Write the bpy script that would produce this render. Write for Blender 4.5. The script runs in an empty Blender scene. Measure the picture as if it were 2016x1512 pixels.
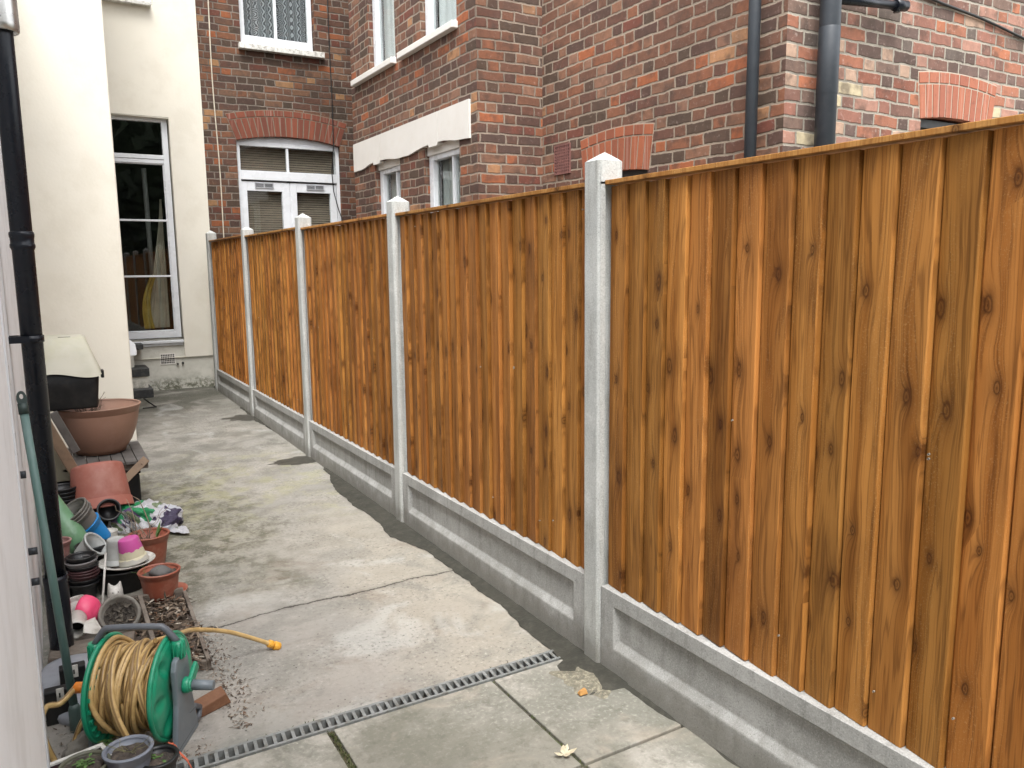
import bpy, bmesh, math, random
from mathutils import Vector, Matrix, noise
R = math.radians
rnd = random.Random(7)
sc = bpy.context.scene
C = sc.collection

# ---------------------------------------------------------------- camera
F, YAW, PITCH, ROLL, CAMH = 1564.47, 0.5308, 0.1477, -0.0098, 1.4903
fwd = Vector((math.sin(YAW)*math.cos(PITCH), math.cos(YAW)*math.cos(PITCH), -math.sin(PITCH)))
rt0 = Vector((math.cos(YAW), -math.sin(YAW), 0)); up0 = rt0.cross(fwd)
rt = math.cos(ROLL)*rt0 + math.sin(ROLL)*up0; up = -math.sin(ROLL)*rt0 + math.cos(ROLL)*up0
cam_d = bpy.data.cameras.new("camera"); cam = bpy.data.objects.new("camera", cam_d); C.objects.link(cam)
cam_d.sensor_width = 36; cam_d.lens = F/2016*36; cam_d.clip_start = .05; cam_d.clip_end = 500
cam.matrix_world = Matrix(((rt.x, up.x, -fwd.x, 0), (rt.y, up.y, -fwd.y, 0), (rt.z, up.z, -fwd.z, CAMH), (0, 0, 0, 1)))
sc.camera = cam
CAM = Vector((0, 0, CAMH))
def _ray(px, py): return fwd + rt*((px-1008)/F) - up*((py-756)/F)
def PY(px, py, y):            # survey of the photograph: the point of the place at distance y along the yard
    d = _ray(px, py); return CAM + d*(y/d.y)
def GZ(y): return .0098*(y-2.25)   # the yard rises gently to the house

# ---------------------------------------------------------------- light: bright overcast
SUN_EL, SUN_AZ = R(62), R(205)
w = bpy.data.worlds.new("World"); sc.world = w; w.use_nodes = True
nt = w.node_tree; nt.nodes.clear()
sky = nt.nodes.new("ShaderNodeTexSky"); sky.sky_type = 'NISHITA'; sky.sun_disc = False
sky.sun_elevation = SUN_EL; sky.sun_rotation = SUN_AZ; sky.air_density = 1.0; sky.dust_density = 3.0
hs = nt.nodes.new("ShaderNodeHueSaturation"); hs.inputs['Saturation'].default_value = .16
bg = nt.nodes.new("ShaderNodeBackground"); bg.inputs[1].default_value = .15
wo = nt.nodes.new("ShaderNodeOutputWorld")
nt.links.new(sky.outputs[0], hs.inputs['Color']); nt.links.new(hs.outputs[0], bg.inputs[0]); nt.links.new(bg.outputs[0], wo.inputs[0])
sd = bpy.data.lights.new("sun", 'SUN'); sd.energy = .8; sd.angle = R(25); sd.color = (1, .985, .96)
so = bpy.data.objects.new("sun", sd); C.objects.link(so)
sdir = Vector((math.sin(SUN_AZ)*math.cos(SUN_EL), math.cos(SUN_AZ)*math.cos(SUN_EL), math.sin(SUN_EL)))
so.rotation_euler = sdir.to_track_quat('Z', 'Y').to_euler(); so.location = (0, 0, 12)
sc.view_settings.view_transform = 'Standard'; sc.view_settings.look = 'None'
sc.view_settings.gamma = 1; sc.view_settings.exposure = 2.0
sc.cycles.max_bounces = 8

# ---------------------------------------------------------------- mesh helpers
class MB:
    def __init__(s): s.v = []; s.f = []; s.a = []; s.sm = []
    def add(s, vs, fs, a=0., sm=False):
        o = len(s.v); s.v += [Vector(p) for p in vs]
        for f in fs: s.f.append([i+o for i in f]); s.a.append(a); s.sm.append(sm)
    def quad(s, a, b, c, d, at=0.): s.add([a, b, c, d], [(0, 1, 2, 3)], at)
    def box(s, x0, x1, y0, y1, z0, z1, a=0., M=None):
        vs = [Vector((x, y, z)) for z in (z0, z1) for y in (y0, y1) for x in (x0, x1)]
        if M: vs = [M @ v for v in vs]
        s.add(vs, [(0, 2, 3, 1), (4, 5, 7, 6), (0, 1, 5, 4), (1, 3, 7, 5), (3, 2, 6, 7), (2, 0, 4, 6)], a)
    def bar(s, p, q, w_, t, upv=(0, 0, 1), a=0.):      # flat bar from p to q
        p, q = Vector(p), Vector(q); d = (q-p); L = d.length; d.normalize()
        u = d.cross(Vector(upv)).normalized(); n = u.cross(d)
        M = Matrix(((u.x, d.x, n.x, p.x), (u.y, d.y, n.y, p.y), (u.z, d.z, n.z, p.z), (0, 0, 0, 1)))
        s.box(-w_/2, w_/2, 0, L, -t/2, t/2, a, M)
    def tube(s, pts, r, n=10, a=0., caps=True, closed=False):
        pts = [Vector(p) for p in pts]; m = len(pts); rs = r if isinstance(r, (list, tuple)) else [r]*m
        t0 = (pts[1]-pts[0]).normalized(); ref = Vector((0, 0, 1)) if abs(t0.z) < .9 else Vector((1, 0, 0))
        u = t0.cross(ref).normalized(); vs = []
        for i, p in enumerate(pts):
            t = (pts[(i+1) % m]-pts[i-1] if closed else pts[min(i+1, m-1)]-pts[max(i-1, 0)])
            if t.length < 1e-9: t = t0
            t.normalize(); u = (u - t*u.dot(t))
            u = u.normalized() if u.length > 1e-6 else t.cross(Vector((0, 1, 0))).normalized()
            b = t.cross(u)
            for k in range(n):
                an = 2*math.pi*k/n; vs.append(p + (u*math.cos(an)+b*math.sin(an))*rs[i])
        fs = [(i*n+k, i*n+(k+1) % n, (i+1)*n+(k+1) % n, (i+1)*n+k) for i in range(m-1) for k in range(n)]
        if closed: fs += [((m-1)*n+k, (m-1)*n+(k+1) % n, (k+1) % n, k) for k in range(n)]
        s.add(vs, fs, a, True)
        if caps and not closed:
            s.add(vs[:n][::-1], [tuple(range(n))], a); s.add(vs[-n:], [tuple(range(n))], a)
    def lathe(s, prof, n=36, M=None, a=0., jig=0.):
        vs = []; ph = rnd.random()*6
        for r, z in prof:
            for k in range(n):
                an = 2*math.pi*k/n; rr = r*(1+jig*math.sin(2*an+ph))
                v = Vector((rr*math.cos(an), rr*math.sin(an), z)); vs.append(M @ v if M else v)
        fs = [(i*n+k, i*n+(k+1) % n, (i+1)*n+(k+1) % n, (i+1)*n+k) for i in range(len(prof)-1) for k in range(n)]
        s.add(vs, fs, a, True)
    def prism(s, poly, fn, d0, d1, a=0.):               # poly (u,v); fn(u,v,d) -> point
        n = len(poly); A = [fn(u, v, d0) for u, v in poly]; B = [fn(u, v, d1) for u, v in poly]
        s.add(A, [tuple(range(n))[::-1]], a); s.add(B, [tuple(range(n))], a)
        s.add(A+B, [(i, (i+1) % n, n+(i+1) % n, n+i) for i in range(n)], a)
    def sheet(s, fn, nu, nv, a=0., sm=True):
        vs = [fn(i/nu, j/nv) for j in range(nv+1) for i in range(nu+1)]
        s.add(vs, [(j*(nu+1)+i, j*(nu+1)+i+1, (j+1)*(nu+1)+i+1, (j+1)*(nu+1)+i) for j in range(nv) for i in range(nu)], a, sm)
def mw(o):
    m = Matrix.LocRotScale(o.location, o.rotation_euler, o.scale)
    return mw(o.parent) @ m if o.parent else m
def build(name, mb, mat, parent=None, local=False, bevel=0., flip=True, kind=None):
    me = bpy.data.meshes.new(name); o = bpy.data.objects.new(name, me); C.objects.link(o)
    vs = mb.v
    if parent is not None:
        o.parent = parent
        if not local: inv = mw(parent).inverted(); vs = [inv @ v for v in vs]
    elif not local:
        xs = [v.x for v in vs]; ys = [v.y for v in vs]; zs = [v.z for v in vs]
        c = Vector(((min(xs)+max(xs))/2, (min(ys)+max(ys))/2, min(zs))); o.location = c; vs = [v-c for v in vs]
    me.from_pydata([tuple(v) for v in vs], [], mb.f)
    at = me.attributes.new("rnd", 'FLOAT', 'FACE'); at.data.foreach_set("value", mb.a)
    me.polygons.foreach_set("use_smooth", mb.sm)
    if flip:
        bm = bmesh.new(); bm.from_mesh(me); bmesh.ops.remove_doubles(bm, verts=bm.verts, dist=1e-5)
        bmesh.ops.recalc_face_normals(bm, faces=bm.faces); bm.to_mesh(me); bm.free()
    me.materials.append(mat)
    if bevel:
        md = o.modifiers.new("bevel", 'BEVEL'); md.width = bevel; md.segments = 2; md.limit_method = 'ANGLE'
    if kind: o["kind"] = kind
    return o
def tag(o, label, cat, group=None):
    o["label"] = label; o["category"] = cat
    if group: o["group"] = group
    return o
def root(name, loc, label, cat, group=None, rot=(0, 0, 0)):
    o = bpy.data.objects.new(name, None); C.objects.link(o); o.location = loc; o.rotation_euler = rot; o.empty_display_size = .1
    return tag(o, label, cat, group)
def axisM(loc, ax, spin=0.):
    q = Vector(ax).normalized().to_track_quat('Z', 'Y')
    return Matrix.Translation(Vector(loc)) @ q.to_matrix().to_4x4() @ Matrix.Rotation(spin, 4, 'Z')

# ---------------------------------------------------------------- material helpers
class NT:
    def __init__(s, name):
        m = bpy.data.materials.new(name); m.use_nodes = True; s.m = m; s.t = m.node_tree; s.t.nodes.clear()
        s.out = s.t.nodes.new("ShaderNodeOutputMaterial"); s.b = s.t.nodes.new("ShaderNodeBsdfPrincipled")
        s.t.links.new(s.b.outputs[0], s.out.inputs[0])
        s.geo = s.t.nodes.new("ShaderNodeNewGeometry"); s.tc = s.t.nodes.new("ShaderNodeTexCoord")
        s.pos = s.geo.outputs['Position']; s.obj = s.tc.outputs['Object']
    def link(s, v, inp):
        if isinstance(v, bpy.types.NodeSocket): s.t.links.new(v, inp)
        elif isinstance(v, (tuple, list)) and len(v) == 3 and inp.type == 'RGBA': inp.default_value = (*v, 1)
        else: inp.default_value = v
    def m_(s, op, a, b=0., c=0., clamp=False):
        n = s.t.nodes.new("ShaderNodeMath"); n.operation = op; n.use_clamp = clamp
        s.link(a, n.inputs[0]); s.link(b, n.inputs[1]); s.link(c, n.inputs[2]); return n.outputs[0]
    def sep(s, v):
        n = s.t.nodes.new("ShaderNodeSeparateXYZ"); s.link(v, n.inputs[0]); return n.outputs
    def comb(s, x, y, z):
        n = s.t.nodes.new("ShaderNodeCombineXYZ"); s.link(x, n.inputs[0]); s.link(y, n.inputs[1]); s.link(z, n.inputs[2]); return n.outputs[0]
    def noise(s, v, scale, detail=4, rough=.55, dist=0., col=False):
        n = s.t.nodes.new("ShaderNodeTexNoise"); s.link(v, n.inputs['Vector']); n.inputs['Scale'].default_value = scale
        n.inputs['Detail'].default_value = detail; n.inputs['Roughness'].default_value = rough; n.inputs['Distortion'].default_value = dist
        return n.outputs['Color' if col else 'Fac']
    def white(s, v):
        n = s.t.nodes.new("ShaderNodeTexWhiteNoise"); s.link(v, n.inputs['Vector']); return n.outputs
    def voro(s, v, scale, feature='F1', rand=1.):
        n = s.t.nodes.new("ShaderNodeTexVoronoi"); n.feature = feature; s.link(v, n.inputs['Vector']); n.inputs['Scale'].default_value = scale
        n.inputs['Randomness'].default_value = rand; return n.outputs
    def ramp(s, f, stops, interp='LINEAR'):
        n = s.t.nodes.new("ShaderNodeValToRGB"); s.link(f, n.inputs[0]); e = n.color_ramp; e.interpolation = interp
        while len(e.elements) < len(stops): e.elements.new(.5)
        for el, (p, c) in zip(e.elements, stops):
            el.position = p; el.color = (*c, 1) if isinstance(c, (tuple, list)) else (c, c, c, 1)
        return n.outputs[0]
    def step(s, f, a, b):
        n = s.t.nodes.new("ShaderNodeMapRange"); n.interpolation_type = 'SMOOTHSTEP'; s.link(f, n.inputs[0])
        n.inputs[1].default_value = a; n.inputs[2].default_value = b; n.inputs[3].default_value = 0; n.inputs[4].default_value = 1; n.clamp = True
        return n.outputs[0]
    def mix(s, f, a, b, mode='MIX'):
        n = s.t.nodes.new("ShaderNodeMix"); n.data_type = 'RGBA'; n.blend_type = mode; n.clamp_factor = True
        s.link(f, n.inputs[0]); s.link(a, n.inputs[6]); s.link(b, n.inputs[7]); return n.outputs[2]
    def bump(s, h, strength=.3, dist=.01):
        n = s.t.nodes.new("ShaderNodeBump"); n.inputs['Strength'].default_value = strength; n.inputs['Distance'].default_value = dist
        s.link(h, n.inputs['Height']); s.t.links.new(n.outputs[0], s.b.inputs['Normal']); return n
    def attr(s):
        n = s.t.nodes.new("ShaderNodeAttribute"); n.attribute_name = "rnd"; return n.outputs['Fac']
    def set(s, **k):
        for a, v in k.items():
            nm = {'col': 'Base Color', 'rough': 'Roughness', 'metal': 'Metallic', 'spec': 'Specular IOR Level', 'trans': 'Transmission Weight', 'alpha': 'Alpha', 'coat': 'Coat Weight'}[a]
            s.link(v, s.b.inputs[nm])
        return s.m
def plain(name, col, rough=.5, col2=None, vs=6., dirt=None, dirt_amt=.5, ds=9., bump=.15, bs=80., metal=0., world=False, spec=.5, bd=.002, stretch=None):
    n = NT(name); v = n.pos if world else n.obj
    if stretch:
        mp = n.t.nodes.new("ShaderNodeMapping"); mp.inputs['Scale'].default_value = stretch; n.link(v, mp.inputs['Vector']); v = mp.outputs[0]
    c = n.mix(n.step(n.noise(v, vs), .35, .65), col, col2 or tuple(x*.78 for x in col))
    if dirt: c = n.mix(n.m_('MULTIPLY', n.step(n.noise(v, ds, 6, .65), .45, .68), dirt_amt), c, dirt)
    h = n.noise(v, bs, 4)
    if bump: n.bump(h, bump, bd)
    return n.set(col=c, rough=n.m_('MULTIPLY_ADD', n.noise(v, vs*3), .25, rough-.12), metal=metal, spec=spec)

def mat_brick(name, pal, mort, h=.0762, L=.335, white_amt=.25, dark=.35):
    n = NT(name); P = n.sep(n.pos); N_ = n.sep(n.geo.outputs['True Normal'])
    isx = n.m_('GREATER_THAN', n.m_('ABSOLUTE', N_[0]), .5)
    u = n.m_('ADD', n.m_('MULTIPLY', P[1], isx), n.m_('MULTIPLY', P[0], n.m_('SUBTRACT', 1., isx)))
    wv = n.sep(n.noise(n.pos, 9, 3, .5, col=True)); wl = n.sep(n.noise(n.pos, 1.3, 2, .5, col=True))
    u = n.m_('ADD', u, n.m_('MULTIPLY', n.m_('SUBTRACT', wv[0], .5), .024))
    z = n.m_('ADD', P[2], n.m_('MULTIPLY', n.m_('SUBTRACT', wv[1], .5), .022)); z = n.m_('ADD', z, n.m_('MULTIPLY', n.m_('SUBTRACT', wl[1], .5), .03))
    r = n.m_('DIVIDE', z, h); row = n.m_('FLOOR', r); vf = n.m_('SUBTRACT', r, row)
    par = n.m_('MODULO', n.m_('ADD', row, 400.), 2.)
    rj = n.white(n.comb(row, 3.3, isx))[0]
    U = n.m_('ADD', n.m_('DIVIDE', u, L), n.m_('ADD', n.m_('MULTIPLY', par, .5), n.m_('MULTIPLY', rj, .12)))
    cell = n.m_('FLOOR', U); uf = n.m_('SUBTRACT', U, cell)
    # stretcher share of each pair wanders from pair to pair
    cut = n.m_('MULTIPLY_ADD', n.m_('SUBTRACT', n.white(n.comb(row, cell, 9.))[0], .5), .06, .667)
    isH = n.m_('GREATER_THAN', uf, cut)
    du1 = n.m_('MINIMUM', uf, n.m_('ABSOLUTE', n.m_('SUBTRACT', uf, cut))); du = n.m_('MULTIPLY', n.m_('MINIMUM', du1, n.m_('SUBTRACT', 1., uf)), L)
    dv = n.m_('MULTIPLY', n.m_('MINIMUM', vf, n.m_('SUBTRACT', 1., vf)), h)
    fine = n.m_('MULTIPLY', n.m_('SUBTRACT', n.noise(n.pos, 48, 5, .7), .5), .011)
    d = n.m_('ADD', n.m_('MINIMUM', du, dv), fine)
    mask = n.step(d, .0042, .0090)
    idv = n.comb(row, n.m_('ADD', cell, n.m_('MULTIPLY', isH, .5)), n.m_('ADD', isx, .3)); wn = n.white(idv)
    col = n.ramp(wn[0], pal, 'CONSTANT')
    off = n.comb(n.m_('MULTIPLY', wn[0], 50), n.m_('MULTIPLY', wn[0], 31), 0.)
    va = n.t.nodes.new("ShaderNodeVectorMath"); n.link(n.pos, va.inputs[0]); n.link(off, va.inputs[1]); vv = va.outputs[0]
    nz = n.noise(vv, 22, 5, .62); nz2 = n.noise(vv, 9, 3, .5)
    c2 = n.mix(n.m_('MULTIPLY', n.step(nz2, .5, .70), .6), col, (.055, .035, .028))
    hsv = n.t.nodes.new("ShaderNodeHueSaturation"); n.link(c2, hsv.inputs['Color'])
    n.link(n.m_('MULTIPLY_ADD', n.noise(n.pos, .9, 3), .7, .62), hsv.inputs['Value'])
    c2 = n.mix(.45, hsv.outputs[0], n.mix(nz, (.0, .0, .0), (1., .95, .9)), 'OVERLAY')
    c2 = n.mix(n.m_('MULTIPLY', n.step(n.noise(n.pos, 2.2, 5, .65), .50, .72), .45), c2, (.065, .048, .042))
    sc_ = n.step(n.noise(vv, 35, 5, .7), .56, .74)
    c2 = n.mix(n.m_('MULTIPLY', sc_, white_amt), c2, (.62, .5, .44))
    fl = n.m_('MULTIPLY', n.m_('SUBTRACT', n.white(n.comb(row, cell, 5.))[0], .5), .0)
    mc = n.mix(n.noise(n.pos, 14, 5, .6), tuple(x*.6 for x in mort), tuple(min(1, x*1.25) for x in mort))
    mc = n.mix(n.m_('MULTIPLY', n.step(n.noise(n.pos, 1.7, 3), .45, .65), dark), mc, tuple(x*.35 for x in mort))
    c = n.mix(n.m_('MULTIPLY', mask, .93), mc, c2)
    # weather-struck pointing: a proud line of mortar, a groove just under it, rough brick faces
    hh = n.m_('ADD', n.m_('MULTIPLY', n.step(d, .003, .011), .8), n.m_('MULTIPLY', n.noise(vv, 70, 5, .7), .35))
    hh = n.m_('SUBTRACT', hh, n.m_('MULTIPLY', n.m_('LESS_THAN', n.m_('ABSOLUTE', n.m_('SUBTRACT', vf, .93)), .05), .6))
    n.bump(hh, .9, .006)
    return n.set(col=c, rough=.88, spec=.25)

RED = [(0, (.135, .060, .048)), (.14, (.092, .048, .043)), (.28, (.175, .078, .055)), (.40, (.080, .050, .040)), (.45, (.235, .092, .056)),
       (.58, (.150, .070, .052)), (.68, (.235, .115, .080)), (.76, (.095, .056, .046)), (.83, (.36, .110, .050)), (.88, (.26, .135, .10)), (.92, (.165, .052, .04)), (.965, (.42, .215, .12))]
RED = [(p, (c[0]*.86, c[1]*.86, c[2]*.76)) for p, c in RED]; RED_DK = [(p, (c[0]*.72, c[1]*.76, c[2]*.72)) for p, c in RED]
RED_D = [(0, (.20, .095, .080)), (.12, (.105, .060, .055)), (.24, (.30, .125, .10)), (.34, (.14, .085, .08)), (.44, (.35, .13, .085)),
         (.54, (.19, .115, .10)), (.62, (.40, .20, .165)), (.70, (.13, .095, .09)), (.78, (.44, .15, .085)), (.84, (.48, .31, .25)), (.90, (.25, .085, .06)), (.95, (.55, .45, .33))]
RED_D = [(p, (c[0]*.80, c[1]*.84, c[2]*.76)) for p, c in RED_D]
M = {}
M['brick_back'] = mat_brick('brick_back', RED_DK, (.20, .165, .135), h=.0795, white_amt=.12, dark=.7)
M['brick_bay'] = mat_brick('brick_bay', RED, (.28, .225, .175), h=.0760, white_amt=.18, dark=.5)
M['brick_side'] = mat_brick('brick_side', RED, (.31, .25, .19), h=.0762, white_amt=.22, dark=.3)
M['brick_front'] = mat_brick('brick_front', RED_D, (.34, .305, .25), h=.0762, white_amt=.36, dark=.4)
def mat_gauged(name, c1, c2, mort):
    n = NT(name); a = n.attr(); wn = n.white(n.comb(a, 2., 5.))
    c = n.mix(wn[0], c1, c2); c = n.mix(n.m_('MULTIPLY', n.step(n.noise(n.pos, 30, 5, .7), .52, .7), .45), c, (.13, .06, .045))
    c = n.mix(n.m_('MULTIPLY', n.step(n.noise(n.comb(n.sep(n.pos)[0], n.sep(n.pos)[1], a), 45, 4), .56, .72), .3), c, (.55, .42, .36))
    c = n.mix(n.m_('LESS_THAN', a, -.5), c, n.mix(n.noise(n.pos, 25), tuple(x*.7 for x in mort), mort))
    n.bump(n.noise(n.pos, 90, 4), .4, .003); return n.set(col=c, rough=.85, spec=.25)
M['gauged'] = mat_gauged('gauged_brick', (.33, .105, .052), (.23, .078, .045), (.36, .28, .21))
M['gauged_old'] = mat_gauged('gauged_brick_sooty', (.20, .060, .034), (.13, .045, .030), (.2, .155, .115))
M['gauged_pale'] = mat_gauged('gauged_brick_pale', (.36, .135, .08), (.28, .10, .065), (.45, .38, .30))
M['cream'] = plain('cream_render', (.72, .68, .585), .8, (.685, .65, .565), 1.1, (.61, .565, .47), .4, 3.5, .5, 45, world=True, spec=.2)
M['white_wall'] = plain('white_painted_wall', (.83, .84, .845), .6, (.80, .81, .815), 1.4, (.6, .6, .58), .4, 5, .22, 60, world=True, spec=.3)
M['upvc'] = plain('white_upvc', (.66, .68, .70), .28, (.63, .645, .665), 3, (.6, .6, .58), .15, 12, .03, 60, world=True)
M['oldpaint'] = plain('old_white_paint', (.66, .65, .61), .55, (.58, .57, .53), 7, (.20, .18, .15), .8, 26, .3, 90, world=True)
M['stone_white'] = plain('painted_stone', (.66, .635, .59), .65, (.63, .605, .56), 3, (.6, .55, .48), .22, 14, .2, 60, world=True)
def mat_conc(name, c1, c2, stain, sa, pits=.5):
    n = NT(name); P = n.pos; z = n.sep(P)
    c = n.mix(n.step(n.noise(P, 3.5, 5, .6), .35, .65), c1, c2)
    v = n.comb(z[0], z[1], n.m_('MULTIPLY', z[2], .15)); c = n.mix(n.m_('MULTIPLY', n.step(n.noise(v, 22, 5, .65), .48, .72), sa), c, stain)
    c = n.mix(n.m_('MULTIPLY', n.step(n.noise(P, 9, 6, .7), .55, .72), .5), c, tuple(min(1, x*1.3) for x in c1))
    sp = n.noise(P, 210, 3, .7); c = n.mix(n.m_('MULTIPLY', n.step(sp, .52, .70), .45), c, tuple(min(1, x*1.45) for x in c1)); c = n.mix(n.m_('MULTIPLY', n.step(sp, .48, .32), .5), c, tuple(x*.55 for x in c2))
    md = n.m_('MULTIPLY', n.m_('SUBTRACT', 1., n.step(n.m_('ADD', z[2], n.m_('MULTIPLY', n.noise(P, 14, 4), -.14)), -.02, .10)), .6); c = n.mix(md, c, (.15, .14, .115))
    vo = n.voro(P, 70)[0]; c = n.mix(n.m_('MULTIPLY', n.m_('LESS_THAN', n.m_('ADD', vo, n.m_('MULTIPLY', n.noise(P, 30), .35)), .27), pits), c, (.06, .06, .05))
    n.bump(n.m_('ADD', n.noise(P, 160, 5, .7), n.m_('MULTIPLY', vo, .6)), .25, .003)
    return n.set(col=c, rough=.82, spec=.3)
M['post'] = mat_conc('cast_concrete', (.47, .48, .46), (.385, .395, .38), (.25, .25, .225), .75)
M['gravel'] = mat_conc('gravel_board_concrete', (.38, .38, .365), (.30, .30, .285), (.19, .19, .175), .6)
def mat_wood(name, hue):
    n = NT(name); a = n.attr(); p = n.sep(n.pos)
    h0 = n.white(n.comb(a, 1., 2.))[0]; h1 = n.white(n.comb(a, 4., 2.))[0]
    oz = n.m_('MULTIPLY', a, 71.3); y = p[1]; z = p[2]
    wob = n.m_('MULTIPLY', n.m_('SUBTRACT', n.noise(n.comb(oz, n.m_('MULTIPLY', y, 3.), n.m_('MULTIPLY', z, 1.4)), 1., 3), .5), .06)
    kv = n.comb(n.m_('MULTIPLY', n.m_('ADD', y, h0), 8.5), n.m_('MULTIPLY', n.m_('ADD', z, oz), 4.2), n.m_('MULTIPLY', a, 13.))
    kd0 = n.voro(kv, 1.); kd0[0].node.voronoi_dimensions = '2D'; kd = kd0[0]; krand = n.sep(kd0[1])[0]
    kd = n.m_('ADD', kd, n.m_('MULTIPLY', n.m_('GREATER_THAN', krand, .64), 2.))
    kd = n.m_('MULTIPLY', kd, n.m_('MULTIPLY_ADD', n.sep(kd0[1])[1], 1.3, .85))
    kd = n.m_('ADD', kd, n.m_('MULTIPLY', n.m_('SUBTRACT', n.noise(n.pos, 38, 4), .5), .10))
    bend = n.m_('MULTIPLY', n.m_('POWER', 2.718, n.m_('MULTIPLY', kd, -6.)), .035)
    yy = n.m_('ADD', n.m_('ADD', y, wob), bend)
    g1 = n.noise(n.comb(n.m_('MULTIPLY', yy, 150.), n.m_('MULTIPLY', z, 2.2), oz), 1., 4, .6)
    g2 = n.noise(n.comb(n.m_('MULTIPLY', yy, 26.), n.m_('MULTIPLY', z, .9), n.m_('ADD', oz, 7.)), 1., 3, .5)
    rings = n.m_('ABSOLUTE', n.m_('SUBTRACT', n.m_('FRACT', n.m_('MULTIPLY', g2, 9.)), .5))
    light, mid, dk = hue
    c = n.mix(n.step(g2, .3, .7), mid, light)
    c = n.mix(n.m_('MULTIPLY', n.step(rings, .26, .5), .42), c, dk)
    c = n.mix(n.m_('MULTIPLY', n.step(g1, .48, .75), .42), c, dk)
    bl = n.noise(n.comb(n.m_('MULTIPLY', y, 6.), n.m_('MULTIPLY', z, 1.6), oz), 1., 4, .6)
    c = n.mix(n.m_('MULTIPLY', n.step(bl, .50, .74), .48), c, tuple(x*1.1 for x in dk))
    bl2 = n.noise(n.comb(n.m_('MULTIPLY', y, 2.3), n.m_('MULTIPLY', z, 1.1), 3.), 1., 4, .6); c = n.mix(n.m_('MULTIPLY', n.step(bl2, .48, .68), .24), c, tuple(x*1.3 for x in dk))
    # fuzzy sawn patches
    sp = n.m_('MULTIPLY', n.step(n.noise(n.pos, 240, 3, .7), .55, .7), n.step(n.noise(n.comb(n.m_('MULTIPLY', y, 14.), n.m_('MULTIPLY', z, 1.8), oz), 1., 2), .45, .62))
    c = n.mix(n.m_('MULTIPLY', sp, .35), c, (.60, .36, .15))
    hsv = n.t.nodes.new("ShaderNodeHueSaturation"); n.link(c, hsv.inputs['Color'])
    n.link(n.m_('MULTIPLY_ADD', h0, .46, .78), hsv.inputs['Value']); n.link(n.m_('MULTIPLY_ADD', h1, .010, .496), hsv.inputs['Hue']); c = hsv.outputs[0]
    kn = n.ramp(kd, [(0, .8), (.05, .5), (.08, .85), (.12, .5), (.18, .30), (.28, .12), (.5, 0.)])
    c = n.mix(kn, c, (.040, .011, .003))
    c = n.mix(n.m_('LESS_THAN', a, -5.), c, (.34, .31, .26))
    n.bump(n.m_('ADD', n.m_('ADD', n.m_('MULTIPLY', g1, .6), n.m_('MULTIPLY', sp, .5)), n.m_('MULTIPLY', kn, -.5)), .45, .004)
    return n.set(col=c, rough=n.m_('MULTIPLY_ADD', g1, .3, .45), spec=.15)
M['wood'] = mat_wood('treated_softwood', ((.45, .196, .050), (.275, .104, .0215), (.050, .0155, .0038)))
M['capwood'] = mat_wood('sawn_capping', ((.42, .21, .065), (.32, .14, .036), (.17, .065, .016)))
M['upwood'] = mat_wood('sawn_edge', ((.55, .30, .11), (.42, .21, .07), (.18, .07, .02)))

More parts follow.
